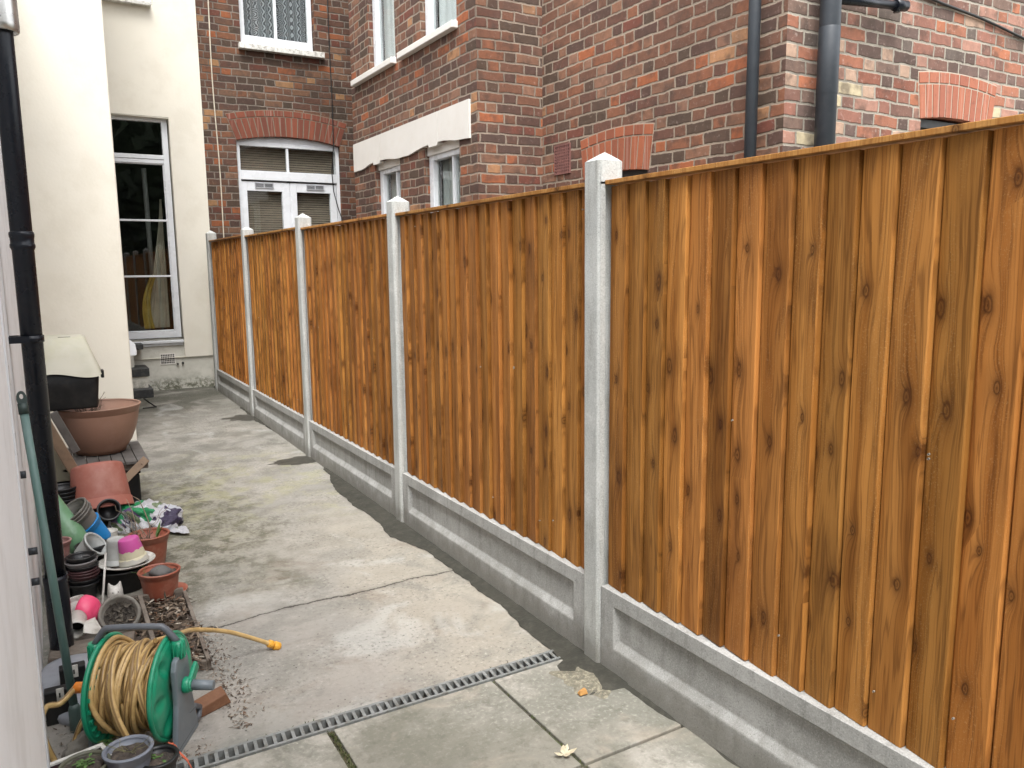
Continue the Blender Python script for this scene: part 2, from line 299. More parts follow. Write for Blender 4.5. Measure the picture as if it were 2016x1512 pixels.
def mat_path():
    n = NT('yard_concrete'); P = n.pos; s = n.sep(P); x, y = s[0], s[1]; P2 = n.comb(x, y, 0.)
    mul = lambda a, b: n.m_('MULTIPLY', a, b); inv = lambda a: n.m_('SUBTRACT', 1., a)
    wx = n.m_('ADD', x, mul(n.m_('SUBTRACT', n.noise(P2, 2.1, 4, .6), .5), .9)); wy = n.m_('ADD', y, mul(n.m_('SUBTRACT', n.noise(n.comb(x, y, 5.), 1.7, 4, .6), .5), 2.2))
    mid = n.noise(P2, 4.5, 6, .65, .3); fine = n.noise(P2, 55, 6, .72); vf = n.noise(P2, 190, 3, .7); soft = n.noise(P2, 1.8, 3, .5)
    c = n.mix(n.step(soft, .38, .62), (.335, .315, .285), (.275, .262, .24))
    c = n.mix(mul(n.step(mid, .46, .66), .45), c, (.19, .18, .155))
    # smoother pinkish grey by the drain, sandy wash towards the fence
    c = n.mix(mul(mul(inv(n.step(wy, 2.6, 3.6)), n.step(n.noise(P2, 2.6, 4, .5), .36, .56)), .5), c, (.32, .285, .255))
    c = n.mix(mul(mul(n.step(wx, .95, 1.35), inv(n.step(wy, 3.6, 5.2))), .5), c, (.40, .355, .285))
    # olive brown growth in the left middle of the yard, dark algae by the house
    gl = mul(mul(inv(n.step(wx, .75, 1.2)), n.step(wy, 3.3, 4.1)), inv(n.step(wy, 5.6, 6.6))); gk = n.step(n.noise(P2, 9, 7, .75, .3), .42, .60)
    c = n.mix(mul(gl, .35), c, (.20, .19, .12)); c = n.mix(mul(mul(n.m_('ADD', mul(gl, .8), mul(n.step(wy, 3.4, 4.6), .25)), gk), .85), c, (.085, .080, .055))
    yl = mul(mul(n.step(wy, 4.3, 5.0), inv(n.step(wy, 5.9, 6.6))), n.step(n.noise(P2, 5, 5, .7), .46, .62)); c = n.mix(mul(yl, .5), c, (.32, .31, .18))
    far = mul(n.step(wy, 7.3, 9.4), n.step(n.noise(P2, 2.2, 4, .6, .4), .28, .55)); c = n.mix(mul(far, .85), c, (.060, .060, .044))
    md = mul(mul(n.step(wy, 5.4, 6.2), inv(n.step(wy, 7.4, 8.4))), n.step(n.noise(P2, 3.1, 5, .6, .4), .46, .62)); c = n.mix(mul(md, .6), c, (.115, .112, .095))
    wt = mul(n.step(y, 5.0, 6.0), n.step(n.noise(n.comb(x, mul(y, .6), 4.), 2.4, 4, .55, 1.0), .56, .70)); c = n.mix(mul(wt, .6), c, (.40, .40, .385))
    rust = mul(inv(n.step(y, 3.7, 4.6)), n.step(n.noise(P2, 3.3, 5, .6, .5), .54, .70)); c = n.mix(mul(rust, .45), c, (.20, .155, .12))
    nd = inv(n.step(wy, 3.4, 4.6)); c = n.mix(mul(mul(nd, n.step(n.noise(P2, 3.8, 6, .68, .5), .47, .63)), .5), c, (.185, .182, .165)); c = n.mix(mul(mul(nd, n.step(n.noise(n.comb(x, y, 8.), 2.9, 5, .6, .5), .53, .66)), .55), c, (.46, .45, .425))
    # exposed grit
    am = n.m_('MULTIPLY_ADD', n.step(n.noise(P2, 1.9, 4, .6), .38, .62), .55, .25)
    c = n.mix(mul(n.step(fine, .54, .70), am), c, (.50, .475, .42)); c = n.mix(mul(n.step(fine, .47, .33), am), c, (.085, .078, .064))
    vo = n.voro(P2, 26)[0]; c = n.mix(mul(n.m_('LESS_THAN', n.m_('ADD', vo, mul(fine, .2)), .19), mul(n.step(mid, .45, .56), .75)), c, (.045, .04, .034))
    c = n.mix(1., c, (.88, .885, .87), 'MULTIPLY')
    cy = n.m_('ADD', n.m_('ADD', 3.34, mul(n.m_('SUBTRACT', x, .4), .03)), n.m_('ADD', mul(n.m_('SUBTRACT', n.noise(P2, 3., 2), .5), .14), mul(n.m_('SUBTRACT', n.noise(P2, 14., 4, .7), .5), .05)))
    dc = n.m_('ABSOLUTE', n.m_('SUBTRACT', y, cy)); cw = n.m_('MULTIPLY_ADD', n.noise(P2, 6, 3), .007, .001); ck = n.m_('LESS_THAN', dc, cw)
    c = n.mix(mul(inv(n.step(dc, .0, .035)), .3), c, (.12, .11, .09)); c = n.mix(mul(ck, .85), c, (.03, .026, .022))
    n.bump(n.m_('ADD', n.m_('ADD', mul(fine, .6), mul(vf, .3)), n.m_('ADD', mul(mid, 1.), mul(ck, -2.))), .5, .006)
    return n.set(col=c, rough=n.m_('MULTIPLY_ADD', soft, .5, .42), spec=.3)
M['path'] = mat_path()
def mat_slab():
    n = NT('stone_slab'); P = n.pos; s = n.sep(P); P2 = n.comb(s[0], s[1], 0.)
    c = n.mix(n.step(n.noise(P2, 2.2, 5, .6, .5), .38, .62), (.335, .315, .275), (.19, .185, .155))
    c = n.mix(n.m_('MULTIPLY', n.step(n.noise(P2, 5.5, 6, .7, .4), .5, .66), .55), c, (.135, .135, .11))
    c = n.mix(n.m_('MULTIPLY', n.step(n.noise(P2, 4., 5, .65, .8), .56, .7), .5), c, (.35, .325, .28))
    f = n.noise(P2, 60, 5, .7); c = n.mix(n.m_('MULTIPLY', n.step(f, .5, .7), .4), c, (.5, .48, .42)); c = n.mix(n.m_('MULTIPLY', n.step(f, .46, .3), .45), c, (.13, .125, .10))
    vo = n.voro(P2, 45)[0]; c = n.mix(n.m_('MULTIPLY', n.m_('LESS_THAN', n.m_('ADD', vo, n.m_('MULTIPLY', n.noise(P2, 8, 3), .35)), .22), .7), c, (.5, .48, .43))
    c = n.mix(n.m_('MULTIPLY', n.step(n.noise(P2, 1.6, 4, .6, .5), .40, .6), .6), c, (.135, .13, .10)); c = n.mix(n.m_('MULTIPLY', n.step(n.noise(P2, 17, 6, .75), .50, .64), .4), c, (.10, .095, .075)); c = n.mix(n.m_('MULTIPLY', n.step(n.noise(P2, 3.1, 4, .6, .8), .55, .70), .45), c, (.36, .31, .25))
    n.bump(n.m_('ADD', f, n.m_('MULTIPLY', n.noise(P2, 12, 4), 1.2)), .4, .004); return n.set(col=c, rough=.75, spec=.3)
M['slab'] = mat_slab()
M['mortar'] = plain('fresh_mortar', (.036, .034, .025), .8, (.026, .025, .018), 7, (.07, .065, .05), .4, 30, .5, 110, world=True, bd=.004)
M['joint'] = plain('joint_dirt', (.10, .085, .06), .95, (.055, .05, .035), 14, (.10, .13, .03), .7, 5, .8, 90, world=True, bd=.006)
M['soil'] = plain('soil', (.075, .058, .045), .95, (.04, .032, .027), 30, (.16, .13, .1), .6, 40, .9, 120, bd=.006)
M['black_plastic'] = plain('black_plastic', (.009, .0095, .011), .38, (.014, .0145, .016), 8, (.06, .055, .047), .3, 22, .1, 90, spec=.4)
M['pipe_black'] = plain('black_pipe', (.007, .009, .014), .28, (.009, .011, .016), 4, (.05, .05, .045), .10, 30, .12, 50, spec=.3)
M['pipe_grey'] = plain('anthracite_pipe', (.020, .025, .031), .45, (.027, .033, .040), 3, (.06, .06, .06), .15, 30, .1, 50)
M['metal'] = plain('brushed_metal', (.62, .61, .58), .3, (.5, .49, .47), 20, None, 0, 1, .05, 60, metal=.9)
M['dark'] = plain('dark_interior', (.012, .013, .012), .9, bump=0)
M['terracotta_air'] = plain('terracotta_vent', (.20, .085, .07), .8, (.15, .065, .055), 20)
M['cable_black'] = plain('black_cable', (.012, .012, .012), .5)
M['cable_cream'] = plain('cream_cable', (.62, .55, .44), .6)
M['grey_render'] = None
def mat_plinth():
    n = NT('damp_render'); P = n.pos; s = n.sep(P)
    c = n.mix(n.step(n.noise(P, 3, 5, .6), .35, .65), (.60, .585, .52), (.50, .49, .43))
    c = n.mix(n.m_('MULTIPLY', n.step(n.noise(P, 9, 5, .65), .5, .7), .4), c, (.36, .345, .29))
    damp = n.m_('MULTIPLY', n.m_('SUBTRACT', 1., n.step(n.m_('ADD', s[2], n.m_('MULTIPLY', n.noise(P, 5, 4), -.25)), -.02, .16)), n.step(n.noise(P, 17, 7, .78), .40, .60))
    c = n.mix(n.m_('MULTIPLY', damp, .9), c, (.075, .078, .045))
    n.bump(n.noise(P, 60, 5), .3, .005); return n.set(col=c, rough=.85, spec=.2)
M['grey_render'] = mat_plinth()
def mat_glass(name, tint=(.9, .95, .93), dark=.0):
    m = bpy.data.materials.new(name); m.use_nodes = True; t = m.node_tree; t.nodes.clear()
    o = t.nodes.new("ShaderNodeOutputMaterial"); mx = t.nodes.new("ShaderNodeMixShader"); tr = t.nodes.new("ShaderNodeBsdfTransparent"); gl = t.nodes.new("ShaderNodeBsdfGlossy")
    lw = t.nodes.new("ShaderNodeLayerWeight"); lw.inputs[0].default_value = .5; pw = t.nodes.new("ShaderNodeMath"); pw.operation = 'POWER'; pw.inputs[1].default_value = 5
    fr = t.nodes.new("ShaderNodeMath"); fr.operation = 'MULTIPLY_ADD'; fr.inputs[1].default_value = .9; fr.inputs[2].default_value = .045
    t.links.new(lw.outputs['Facing'], pw.inputs[0]); t.links.new(pw.outputs[0], fr.inputs[0]); gl.inputs['Roughness'].default_value = .01; gl.inputs['Color'].default_value = (1, 1, 1, 1)
    tr.inputs[0].default_value = (*tint, 1)
    t.links.new(fr.outputs[0], mx.inputs[0]); t.links.new(tr.outputs[0], mx.inputs[1]); t.links.new(gl.outputs[0], mx.inputs[2]); t.links.new(mx.outputs[0], o.inputs[0])
    return m
M['glass'] = mat_glass('window_glass', (.88, .89, .88))
M['glass_net'] = mat_glass('window_glass_clear', (.92, .94, .93))
def mat_lace():
    n = NT('lace_curtain'); s = n.sep(n.pos); u = n.m_('ADD', s[0], s[1]); z = s[2]
    per = .30; fu = n.m_('FRACT', n.m_('DIVIDE', u, per)); cu = n.m_('ABSOLUTE', n.m_('SUBTRACT', fu, .5))
    fz = n.m_('FRACT', n.m_('DIVIDE', z, .21)); cz = n.m_('ABSOLUTE', n.m_('SUBTRACT', fz, .5))
    rad = n.m_('SQRT', n.m_('ADD', n.m_('POWER', n.m_('MULTIPLY', cu, 2.2), 2.), n.m_('POWER', n.m_('MULTIPLY', cz, 1.3), 2.)))
    ring = n.m_('SINE', n.m_('MULTIPLY', rad, 52.)); w1 = n.m_('SINE', n.m_('ADD', n.m_('MULTIPLY', cu, 90.), n.m_('MULTIPLY', n.m_('SINE', n.m_('MULTIPLY', z, 70.)), 2.)))
    pat = n.mix(n.step(rad, .42, .5), n.mix(1., ring, ring), n.mix(1., w1, w1)); net = n.voro(n.pos, 130)[0]
    f = n.m_('ADD', n.m_('MULTIPLY', n.sep(pat)[0], .5), n.m_('MULTIPLY', net, .7))
    c = n.mix(n.step(f, .1, .75), (.075, .08, .09), (.34, .35, .37)); return n.set(col=c, rough=.9, spec=.1)
M['lace'] = mat_lace()
M['curtain'] = plain('net_curtain', (.50, .52, .51), .9, (.42, .44, .43), 5, bump=.1, world=True, spec=.1)
M['curtain_white'] = plain('white_curtain', (.70, .71, .71), .9, (.62, .63, .64), 5, bump=.1, world=True, spec=.1)
M['drape_olive'] = plain('olive_drape', (.42, .40, .32), .95, (.33, .31, .25), 5, bump=.1, world=True, spec=.1)
M['drape_yellow'] = plain('yellow_cloth', (.38, .29, .07), .95, (.3, .22, .05), 8, bump=.1, world=True, spec=.1)
M['blind'] = plain('bamboo_blind', (.30, .25, .195), .7, (.24, .20, .155), 9, bump=.1, world=True, stretch=(1, 1, 12))

# ---------------------------------------------------------------- ground
def slopebox(mb, x0, x1, y0, y1, dz, th=.3, a=0.):
    vs = [(x, y, GZ(y)+dz+t) for t in (-th, 0) for y in (y0, y1) for x in (x0, x1)]
    mb.add(vs, [(0, 2, 3, 1), (4, 5, 7, 6), (0, 1, 5, 4), (1, 3, 7, 5), (3, 2, 6, 7), (2, 0, 4, 6)], a)
g = MB(); g.quad((-60, -60, -.06), (60, -60, -.06), (60, 60, -.06), (-60, 60, -.06)); build('ground', g, M['joint'], kind='structure')
g = MB(); slopebox(g, -.6, 1.80, 2.445, 10.12, 0.); build('concrete_yard', g, M['path'], kind='structure')
g = MB(); slopebox(g, 1.83, 9., -3., 10.12, -.02); build('neighbour_path', g, M['slab'], kind='structure')
g = MB()
xs = [-1.12, -.52, .085, .69, 1.293, 1.80]; ys = [2.368, 1.795, 1.19, .585, -.02, -.63, -1.24, -2.4]
for i in range(len(xs)-1):
    for j in range(len(ys)-1):
        o_ = (.0 if i % 2 else 0.)
        jx, jz = rnd.uniform(-.002, .002), rnd.uniform(-.0015, .0015)
        slopebox(g, xs[i]+(.011 if i == 3 else .007), xs[i+1]-(.012 if i == 2 else .007)+jx, ys[j+1]+.006, ys[j]-.006, .003+jz, .05)
build('paving', g, M['slab'], kind='structure', bevel=.003)
g = MB(); slopebox(g, -1.2, 1.80, -2.4, 2.372, -.008, .04); build('paving_joints', g, M['joint'], kind='structure')

# fresh mortar haunch along the fence
def edge(y):
    base = 1.60 + .03*math.sin(y*2.1+1) + .022*noise.noise((y*4, 0, 0)) + .012*noise.noise((y*17, 3, 0)) + .005*noise.noise((y*60, 3, 0))
    if y > 5.0: base += min(.09, (y-5.0)*.12)
    if y < 2.1: base = 1.675 + .012*math.sin(y*5) + .014*noise.noise((y*6, 9, 0)) + .006*noise.noise((y*30, 3, 0))
    elif y < 2.35: base -= .05
    base -= .055*math.exp(-((y-4.02)/.17)**2)*(1+.3*noise.noise((y*25, 1, 7)))
    return min(base, 1.688)
g = MB(); n_ = 420
def ms(u, v):
    y = -.6 + u*10.6; x0 = edge(y); x = x0 + v*(1.75-x0)
    z = GZ(y) + .003 + .013*min(1, v*2.2) + .004*noise.noise((x*18, y*18, 0))*min(1, v*3)
    return Vector((x, y, z))
g.sheet(ms, n_, 6); build('mortar_haunch', g, M['mortar'], kind='structure')
def blob(cx, cy, rx, ry, seed, h=.006, tail=0):
    mb = MB(); n = 60; ring = []
    vs = [(cx, cy, GZ(cy)+h+.002)]
    for k in range(n):
        a = 2*math.pi*k/n; q = 1+.45*noise.noise((math.cos(a)*1.9+seed, math.sin(a)*1.9, 0))+.16*noise.noise((math.cos(a)*6+seed, math.sin(a)*6, 4))+.07*noise.noise((math.cos(a)*19+seed, math.sin(a)*19, 2))
        x = cx+rx*q*math.cos(a)*(1+tail*(math.cos(a) < 0)); y = cy+ry*q*math.sin(a)
        vs.append((x*.55+cx*.45, y*.55+cy*.45, GZ(y)+h)); vs.append((x, y, GZ(y)+.0015))
    fs = []
    for k in range(n):
        k2 = (k+1) % n; fs += [(0, 1+2*k, 1+2*k2), (1+2*k, 2+2*k, 2+2*k2, 1+2*k2)]
    mb.add(vs, fs, 0., True); return mb
M['wet'] = plain('damp_mortar', (.050, .047, .038), .55, (.038, .036, .029), 5, (.08, .075, .06), .4, 18, .25, 80, world=True)
M['sandy'] = plain('sandy_mortar', (.17, .155, .115), .8, (.11, .10, .075), 22, (.34, .31, .22), .8, 75, .6, 120, world=True, bd=.004)
build('mortar_patch', blob(1.62, 5.93, .17, .13, 3.1, tail=.7), M['wet'], kind='structure')
build('mortar_patch', blob(1.62, 7.86, .15, .17, 8.3, tail=.3), M['wet'], kind='structure')
build('mortar_patch', blob(1.61, 2.19, .13, .13, 1.7, .012), M['sandy'], kind='structure')

# linear drain
dr = root('drain_channel', (.95, 2.408, .0), 'narrow grey slotted drain channel running across the yard to the concrete post', 'drain')
g = MB(); X0, X1, YA, YB = .16, 1.655, 2.372, 2.443
for a_, b_ in ((YA, YA+.010), (YB-.012, YB)):
    g.box(X0, X1, a_, b_, -.05, .006)
x = X0
while x < X1-.02:
    w_ = .0115; sh = .006
    g.prism([(x, 0), (x+w_, 0), (x+w_, .005), (x, .005)], lambda u, v, d: Vector((u+sh*(d-YA)/(YB-YA), d, v)), YA+.009, YB-.011)
    x += .0295
build('grate', g, plain('drain_grate_plastic', (.22, .228, .222), .6, (.16, .167, .16), 12, (.10, .09, .07), .7, 40, .2, 90, world=True), dr, bevel=.0012)
g = MB(); g.box(X0, X1, YA+.01, YB-.012, -.055, -.035); build('channel', g, M['dark'], dr)

# ---------------------------------------------------------------- fence
XF = 1.676
post_y = [2.245, 4.125, 5.965, 7.855, 9.70, .294]; post_top = [1.878, 1.876, 1.893, 1.886, 1.925, 1.876]
post_where = ['largest and nearest, at the drain end', 'second from the camera', 'third, dark mortar patch at its foot', 'fourth from the camera', 'last, against the cream house', 'out of view to the right of the camera']
W_, D_ = .096, .106
def make_post(i, y0, top):
    mb = MB(); c = .010; lip, sl = .030, .026
    x0, x1 = XF, XF+D_; ya, yb = y0, y0+W_
    poly = [(x0+c, ya), (x0+lip, ya), (x0+lip, ya+sl), (x1-lip, ya+sl), (x1-lip, ya), (x1-c, ya), (x1, ya+c), (x1, yb-c), (x1-c, yb),
            (x1-lip, yb), (x1-lip, yb-sl), (x0+lip, yb-sl), (x0+lip, yb), (x0+c, yb), (x0, yb-c), (x0, ya+c)]
    zb = GZ(y0)-.25; zs = top-.034; ztl = top-.11
    solid = [(x0+c, ya), (x1-c, ya), (x1, ya+c), (x1, yb-c), (x1-c, yb), (x0+c, yb), (x0, yb-c), (x0, ya+c)]
    lean = rnd.uniform(-.003, .003)
    f = lambda u, v, d: Vector((u+lean*d, v, d))
    mb.prism(poly, f, zb, ztl); mb.prism(solid, f, ztl, zs)
    ap = Vector(((x0+x1)/2, (ya+yb)/2, top)); ring = [f(u, v, zs) for u, v in solid]
    rin = [ap.lerp(v, .30)-Vector((0, 0, -.001)) for v in ring]
    n = len(ring); mb.add(ring+rin, [(k, (k+1) % n, n+(k+1) % n, n+k) for k in range(n)]); mb.add(rin+[ap], [(k, (k+1) % n, n) for k in range(n)])
    o = build('concrete_post', mb, M['post'], bevel=.004)
    return tag(o, 'grey concrete fence post with pointed top, '+post_where[i], 'fence post', 'concrete fence posts')
for i, (y, t) in enumerate(zip(post_y, post_top)): make_post(i, y, t)

bays = [(.390, 2.245, 1.762, 'nearest one, cut off by the right edge'), (2.341, 4.125, 1.765, 'between the nearest and second posts'),
        (4.221, 5.965, 1.770, 'between the second and third posts'), (6.061, 7.855, 1.782, 'between the third and fourth posts'),
        (7.951, 9.70, 1.795, 'farthest one, ending at the cream house'),
        (-1.486, .294, 1.762, 'out of view, right of the camera')]
bn = 0
for bi, (ya, yb, ztop, where) in enumerate(bays):
    zg = .322 + (.008 if 0 < bi < 5 else 0.0)
    pr = root('fence_panel', (1.71, (ya+yb)/2, zg), 'golden brown timber fence panel, '+where, 'fence panel', 'timber fence panels')
    mb = MB(); y = yb-.002; k = 0; ed = MB()
    while y > ya+.01:
        wv = .100+rnd.uniform(-.004, .004)
        y2 = max(ya+.002, y-wv); bn += 1; a = bn*.137 % 9.7
        # feather edge: far edge thin and tucked under its neighbour, near edge thick and proud
        xb = 1.728; thin = xb-.0075-rnd.uniform(0, .003); thick = xb-.0215-rnd.uniform(0, .004)
        zt = ztop-.004-rnd.uniform(0, .004); zb = zg+rnd.uniform(0, .004); n = 14; bow = rnd.uniform(-.002, .002)
        vs = []
        for q in range(n+1):
            z = zb+(zt-zb)*q/n; wob = .0018*noise.noise((bn*3.1, z*1.7, 0))+bow*math.sin(math.pi*q/n); wy = .0022*noise.noise((bn*5.7, z*1.3, 8))
            vs += [(thin+wob, y-.0055, z), (thick+wob+.0012, y2+.004+wy, z), (thick+.004+wob, y2+wy, z), (xb, y2+wy, z), (xb, y-.001, z), (xb+.001, y+.006, z), (xb-.0015, y+.006, z), (xb-.0015, y-.0055, z)]
        fs = []
        for q in range(n):
            for e in range(8): e2 = (e+1) % 8; fs.append((q*8+e, q*8+e2, (q+1)*8+e2, (q+1)*8+e))
        fs += [(0, 1, 2, 3, 4, 7), tuple(n*8+e for e in (7, 4, 3, 2, 1, 0))]
        mb.add(vs, fs, a); y = y2; k += 1
    for q in range(8):      # a few bright nail heads
        yy = ya+.05+rnd.randint(0, 17)*.1; zz = rnd.choice((zg+.12, (zg+ztop)/2, ztop-.06))+rnd.uniform(-.02, .02)
        if yy < yb-.03: mb.lathe([(0, -.003), (.0026, -.003), (.0028, .002)], 8, axisM((1.7065, yy, zz), (-1, 0, 0)), a=-7.)
    build('cladding', mb, M['wood'], pr)
    mb = MB(); mb.box(1.693, 1.760, ya+.002, yb-.002, ztop, ztop+.0145, a=3.3+bi); build('capping_rail', mb, M['capwood'], pr, bevel=.0015)
    for zr in (zg+.12, (zg+ztop)/2, ztop-.15):
        mb = MB(); mb.box(1.729, 1.765, ya+.005, yb-.005, zr-.018, zr+.018, a=5.1+zr); build('rail', mb, M['wood'], pr)
    # gravel board with recessed face
    mb = MB(); xf = 1.688; x1 = 1.738; z0 = GZ(ya)-.03 if 0 < bi < 5 else -.07; z1 = zg-.001; A, B = ya+.003, yb-.003
    za, zb_ = z0+.145 if 0 < bi < 5 else .105, z1-.055
    za = max(za, GZ((ya+yb)/2)+.085)
    ia, ib = A+.075, B-.075; rc = .020; s_ = .026
    O = [(A, z0), (B, z0), (B, z1), (A, z1)]; I = [(ia, za), (ib, za), (ib, zb_), (ia, zb_)]; J = [(ia+s_*.6, za+s_*1.15), (ib-s_*.6, za+s_*1.15), (ib-s_*.6, zb_-s_*.5), (ia+s_*.6, zb_-s_*.5)]
    vs = [(xf, *p) for p in O]+[(xf, *p) for p in I]+[(xf+rc, *p) for p in J]+[(x1, *p) for p in O]
    fs = [(k, (k+1) % 4, 4+(k+1) % 4, 4+k) for k in range(4)]+[(4+k, 4+(k+1) % 4, 8+(k+1) % 4, 8+k) for k in range(4)]+[(8, 9, 10, 11), (15, 14, 13, 12)]+[(k, (k+1) % 4, 12+(k+1) % 4, 12+k) for k in range(4)]
    mb.add(vs, fs)
    tag(build('gravel_board', mb, M['gravel'], bevel=.004), 'grey concrete gravel board under the fence panel '+where, 'gravel board', 'concrete gravel boards')

# ---------------------------------------------------------------- walls with openings
def wall(mb, face, c, u0, u1, z0, z1, holes, rev, a=0.):
    """face 'Y': wall in plane y=c, u is x, seen from -y.  face 'X': plane x=c, u is y, seen from -x.  holes (u0,u1,z0,z1)."""
    pt = (lambda u, z, d: Vector((u, c+d, z))) if face == 'Y' else (lambda u, z, d: Vector((c+d, u, z)))
    us = sorted(set([u0, u1]+[h[k] for h in holes for k in (0, 1)])); zs = sorted(set([z0, z1]+[h[k] for h in holes for k in (2, 3)]))
    for i in range(len(us)-1):
        for j in range(len(zs)-1):
            uc, zc = (us[i]+us[i+1])/2, (zs[j]+zs[j+1])/2
            if any(h[0] < uc < h[1] and h[2] < zc < h[3] for h in holes): continue
            mb.quad(pt(us[i], zs[j], 0), pt(us[i+1], zs[j], 0), pt(us[i+1], zs[j+1], 0), pt(us[i], zs[j+1], 0), a)
    for h in holes:
        q = [(h[0], h[2]), (h[1], h[2]), (h[1], h[3]), (h[0], h[3])]
        for k in range(4):
            p, r = q[k], q[(k+1) % 4]; mb.quad(pt(*p, 0), pt(*r, 0), pt(*r, rev), pt(*p, rev), a)
def plane_fn(face, c):
    return (lambda u, z, d: Vector((u, c+d, z))) if face == 'Y' else (lambda u, z, d: Vector((c+d, u, z)))
def pbox(mb, face, c, u0, u1, z0, z1, d0, d1, a=0.):
    f = plane_fn(face, c); mb.prism([(u0, z0), (u1, z0), (u1, z1), (u0, z1)], f, d0, d1, a)
def arch(parent, mat, face, c, u0, u1, zs, rise, ht, ring=.07, n=17, proud=.004, depth=.10, n2=None, splay=.10):
    """segmental gauged arch: one ring of soldiers, one ring of headers over it"""
    f = plane_fn(face, c); mb = MB(); um = (u0+u1)/2; hw = (u1-u0)/2
    Rr = (hw*hw+rise*rise)/(2*rise); cz = zs+rise-Rr; ang = math.asin(hw/Rr)
    def pt(t, h):       # t in -1..1 along, h above the intrados
        a_ = ang*t*(1+splay*h/ht*.9); return (um+(Rr+h)*math.sin(a_), cz+(Rr+h)*math.cos(a_))
    gp = .013/hw
    for k in range(n):
        t0 = -1+2*k/n+gp*.5; t1 = -1+2*(k+1)/n-gp*.5; j = rnd.uniform(-.002, .002)
        mb.prism([pt(t0, j), pt(t1, j), pt(t1, ht-.007), pt(t0, ht-.007)], f, -proud-rnd.uniform(0, .002), depth-.005, rnd.random()*9)
    if ring:
        n2 = n2 or n//2+3
        for k in range(n2):
            t0 = -1+2*k/n2+gp*.5; t1 = -1+2*(k+1)/n2-gp*.5
            mb.prism([pt(t0, ht+.004), pt(t1, ht+.004), pt(t1, ht+ring-.004), pt(t0, ht+ring-.004)], f, -proud-rnd.uniform(0, .002), depth*.4, rnd.random()*9)
    m = 24; top = ht+(ring or 0)+.004
    back = [pt(-1+2*k/m, .002) for k in range(m+1)]+[pt(1-2*k/m, top) for k in range(m+1)]
    for k in range(m):
        a_, b_ = -1+2*k/m, -1+2*(k+1)/m
        mb.prism([pt(a_, .003), pt(b_, .003), pt(b_, top), pt(a_, top)], f, -proud+.0035, depth-.02, -1.)
    return build('arch', mb, mat, parent, bevel=.002)
def frame_box(mb, face, c, u0, u1, z0, z1, w_, d0, d1, wb=None, wt=None):
    wb = wb or w_; wt = wt or w_
    pbox(mb, face, c, u0, u0+w_, z0, z1, d0, d1); pbox(mb, face, c, u1-w_, u1, z0, z1, d0, d1)
    pbox(mb, face, c, u0+w_, u1-w_, z0, z0+wb, d0+.001, d1); pbox(mb, face, c, u0+w_, u1-w_, z1-wt, z1, d0+.001, d1)
def folds(mb, face, c, u0, u1, z0, z1, d, amp, per, a=0., lean=0., seed=0):
    f = plane_fn(face, c); nn = max(12, int((u1-u0)/per*14))
    def s(i, j):
        u = u0+(u1-u0)*i; ph = 2*math.pi*u/per + 2.2*noise.noise((u*5+seed, 0, 1))
        return f(u+lean*(1-j)*(i-.5), z0+(z1-z0)*j, d+amp*math.sin(ph)*(.7+.5*noise.noise((u*9, j*2, seed))))
    mb.sheet(s, nn, 8, a)
def room(mb, face, c, u0, u1, z0, z1, d0, d1):
    f = plane_fn(face, c)
    for q in (((u0, z0), (u1, z0)), ((u1, z0), (u1, z1)), ((u1, z1), (u0, z1)), ((u0, z1), (u0, z0))):
        (a_, b_), (p, r) = q; mb.quad(f(a_, b_, d0), f(p, r, d0), f(p, r, d1), f(a_, b_, d1))
    mb.quad(f(u0, z0, d1), f(u1, z0, d1), f(u1, z1, d1), f(u0, z1, d1))

# ---- cream rendered house at the end and its projecting wing
ch = root('cream_house', (.8, 8.6, 0), 'cream rendered house with tall white window at the end of the yard', 'house')
YB = 10.10; H1 = 6.2
mb = MB(); wall(mb, 'Y', YB-.022, .55, 1.782, .455, H1, [(.50, 1.412, .455, .69), (.50, 1.412, .69, 3.20), (.80, 1.33, 4.40, 5.6)], .13)
mb.quad((1.412, YB-.022, .455), (1.782, YB-.022, .455), (1.782, YB, .455), (1.412, YB, .455))
mb.quad((1.782, YB-.022, .455), (1.782, YB-.022, H1), (1.782, YB, H1), (1.782, YB, .455))
build('wall', mb, M['cream'], ch, flip=False)
# segmental head of the tall opening
mb = MB(); pl = [(.50, 3.26), (1.412, 3.26), (1.412, 3.185), (1.25, 3.215), (1.1, 3.232), (.9, 3.243), (.5, 3.25)]
mb.prism([(u, z) for u, z in [(.50, 3.195), (1.413, 3.195), (1.413, 3.186)]], plane_fn('Y', YB-.021), 0, .12); build('soffit', mb, M['cream'], ch)
mb = MB(); wall(mb, 'Y', YB, .55, 1.782, -.1, .69, [], 0); mb.box(.5, 1.40, YB-.012, YB+.02, .60, .655); build('plinth', mb, M['grey_render'], ch, flip=False)
mb = MB(); mb.box(-.13, .602, 7.36, 10.2, -.1, H1); build('side_wing', mb, M['cream'], ch, bevel=.012)
mb = MB(); mb.box(-.2, 1.78, YB-.02, YB+4, H1, H1+.2); build('roof', mb, M['brick_back'], ch)
win = None
fr = MB(); frame_box(fr, 'Y', YB, .50, 1.400, .665, 3.19, .062, .055, .12, wb=.10, wt=.04)
pbox(fr, 'Y', YB, .562, 1.338, 2.69, 2.735, .056, .12); pbox(fr, 'Y', YB, .562, 1.338, 2.738, 2.785, .050, .12)
frame_box(fr, 'Y', YB, .565, 1.337, .768, 2.69, .012, .066, .11)
for zb in (2.048, 1.41): pbox(fr, 'Y', YB, .562, 1.338, zb-.011, zb+.011, .064, .10)
wf = build('window', MB(), M['upvc'], ch) if False else build('window', fr, M['upvc'], ch, bevel=.003)
mb = MB(); pbox(mb, 'Y', YB, .56, 1.34, .76, 3.16, .088, .092); build('pane', mb, M['glass'], wf)
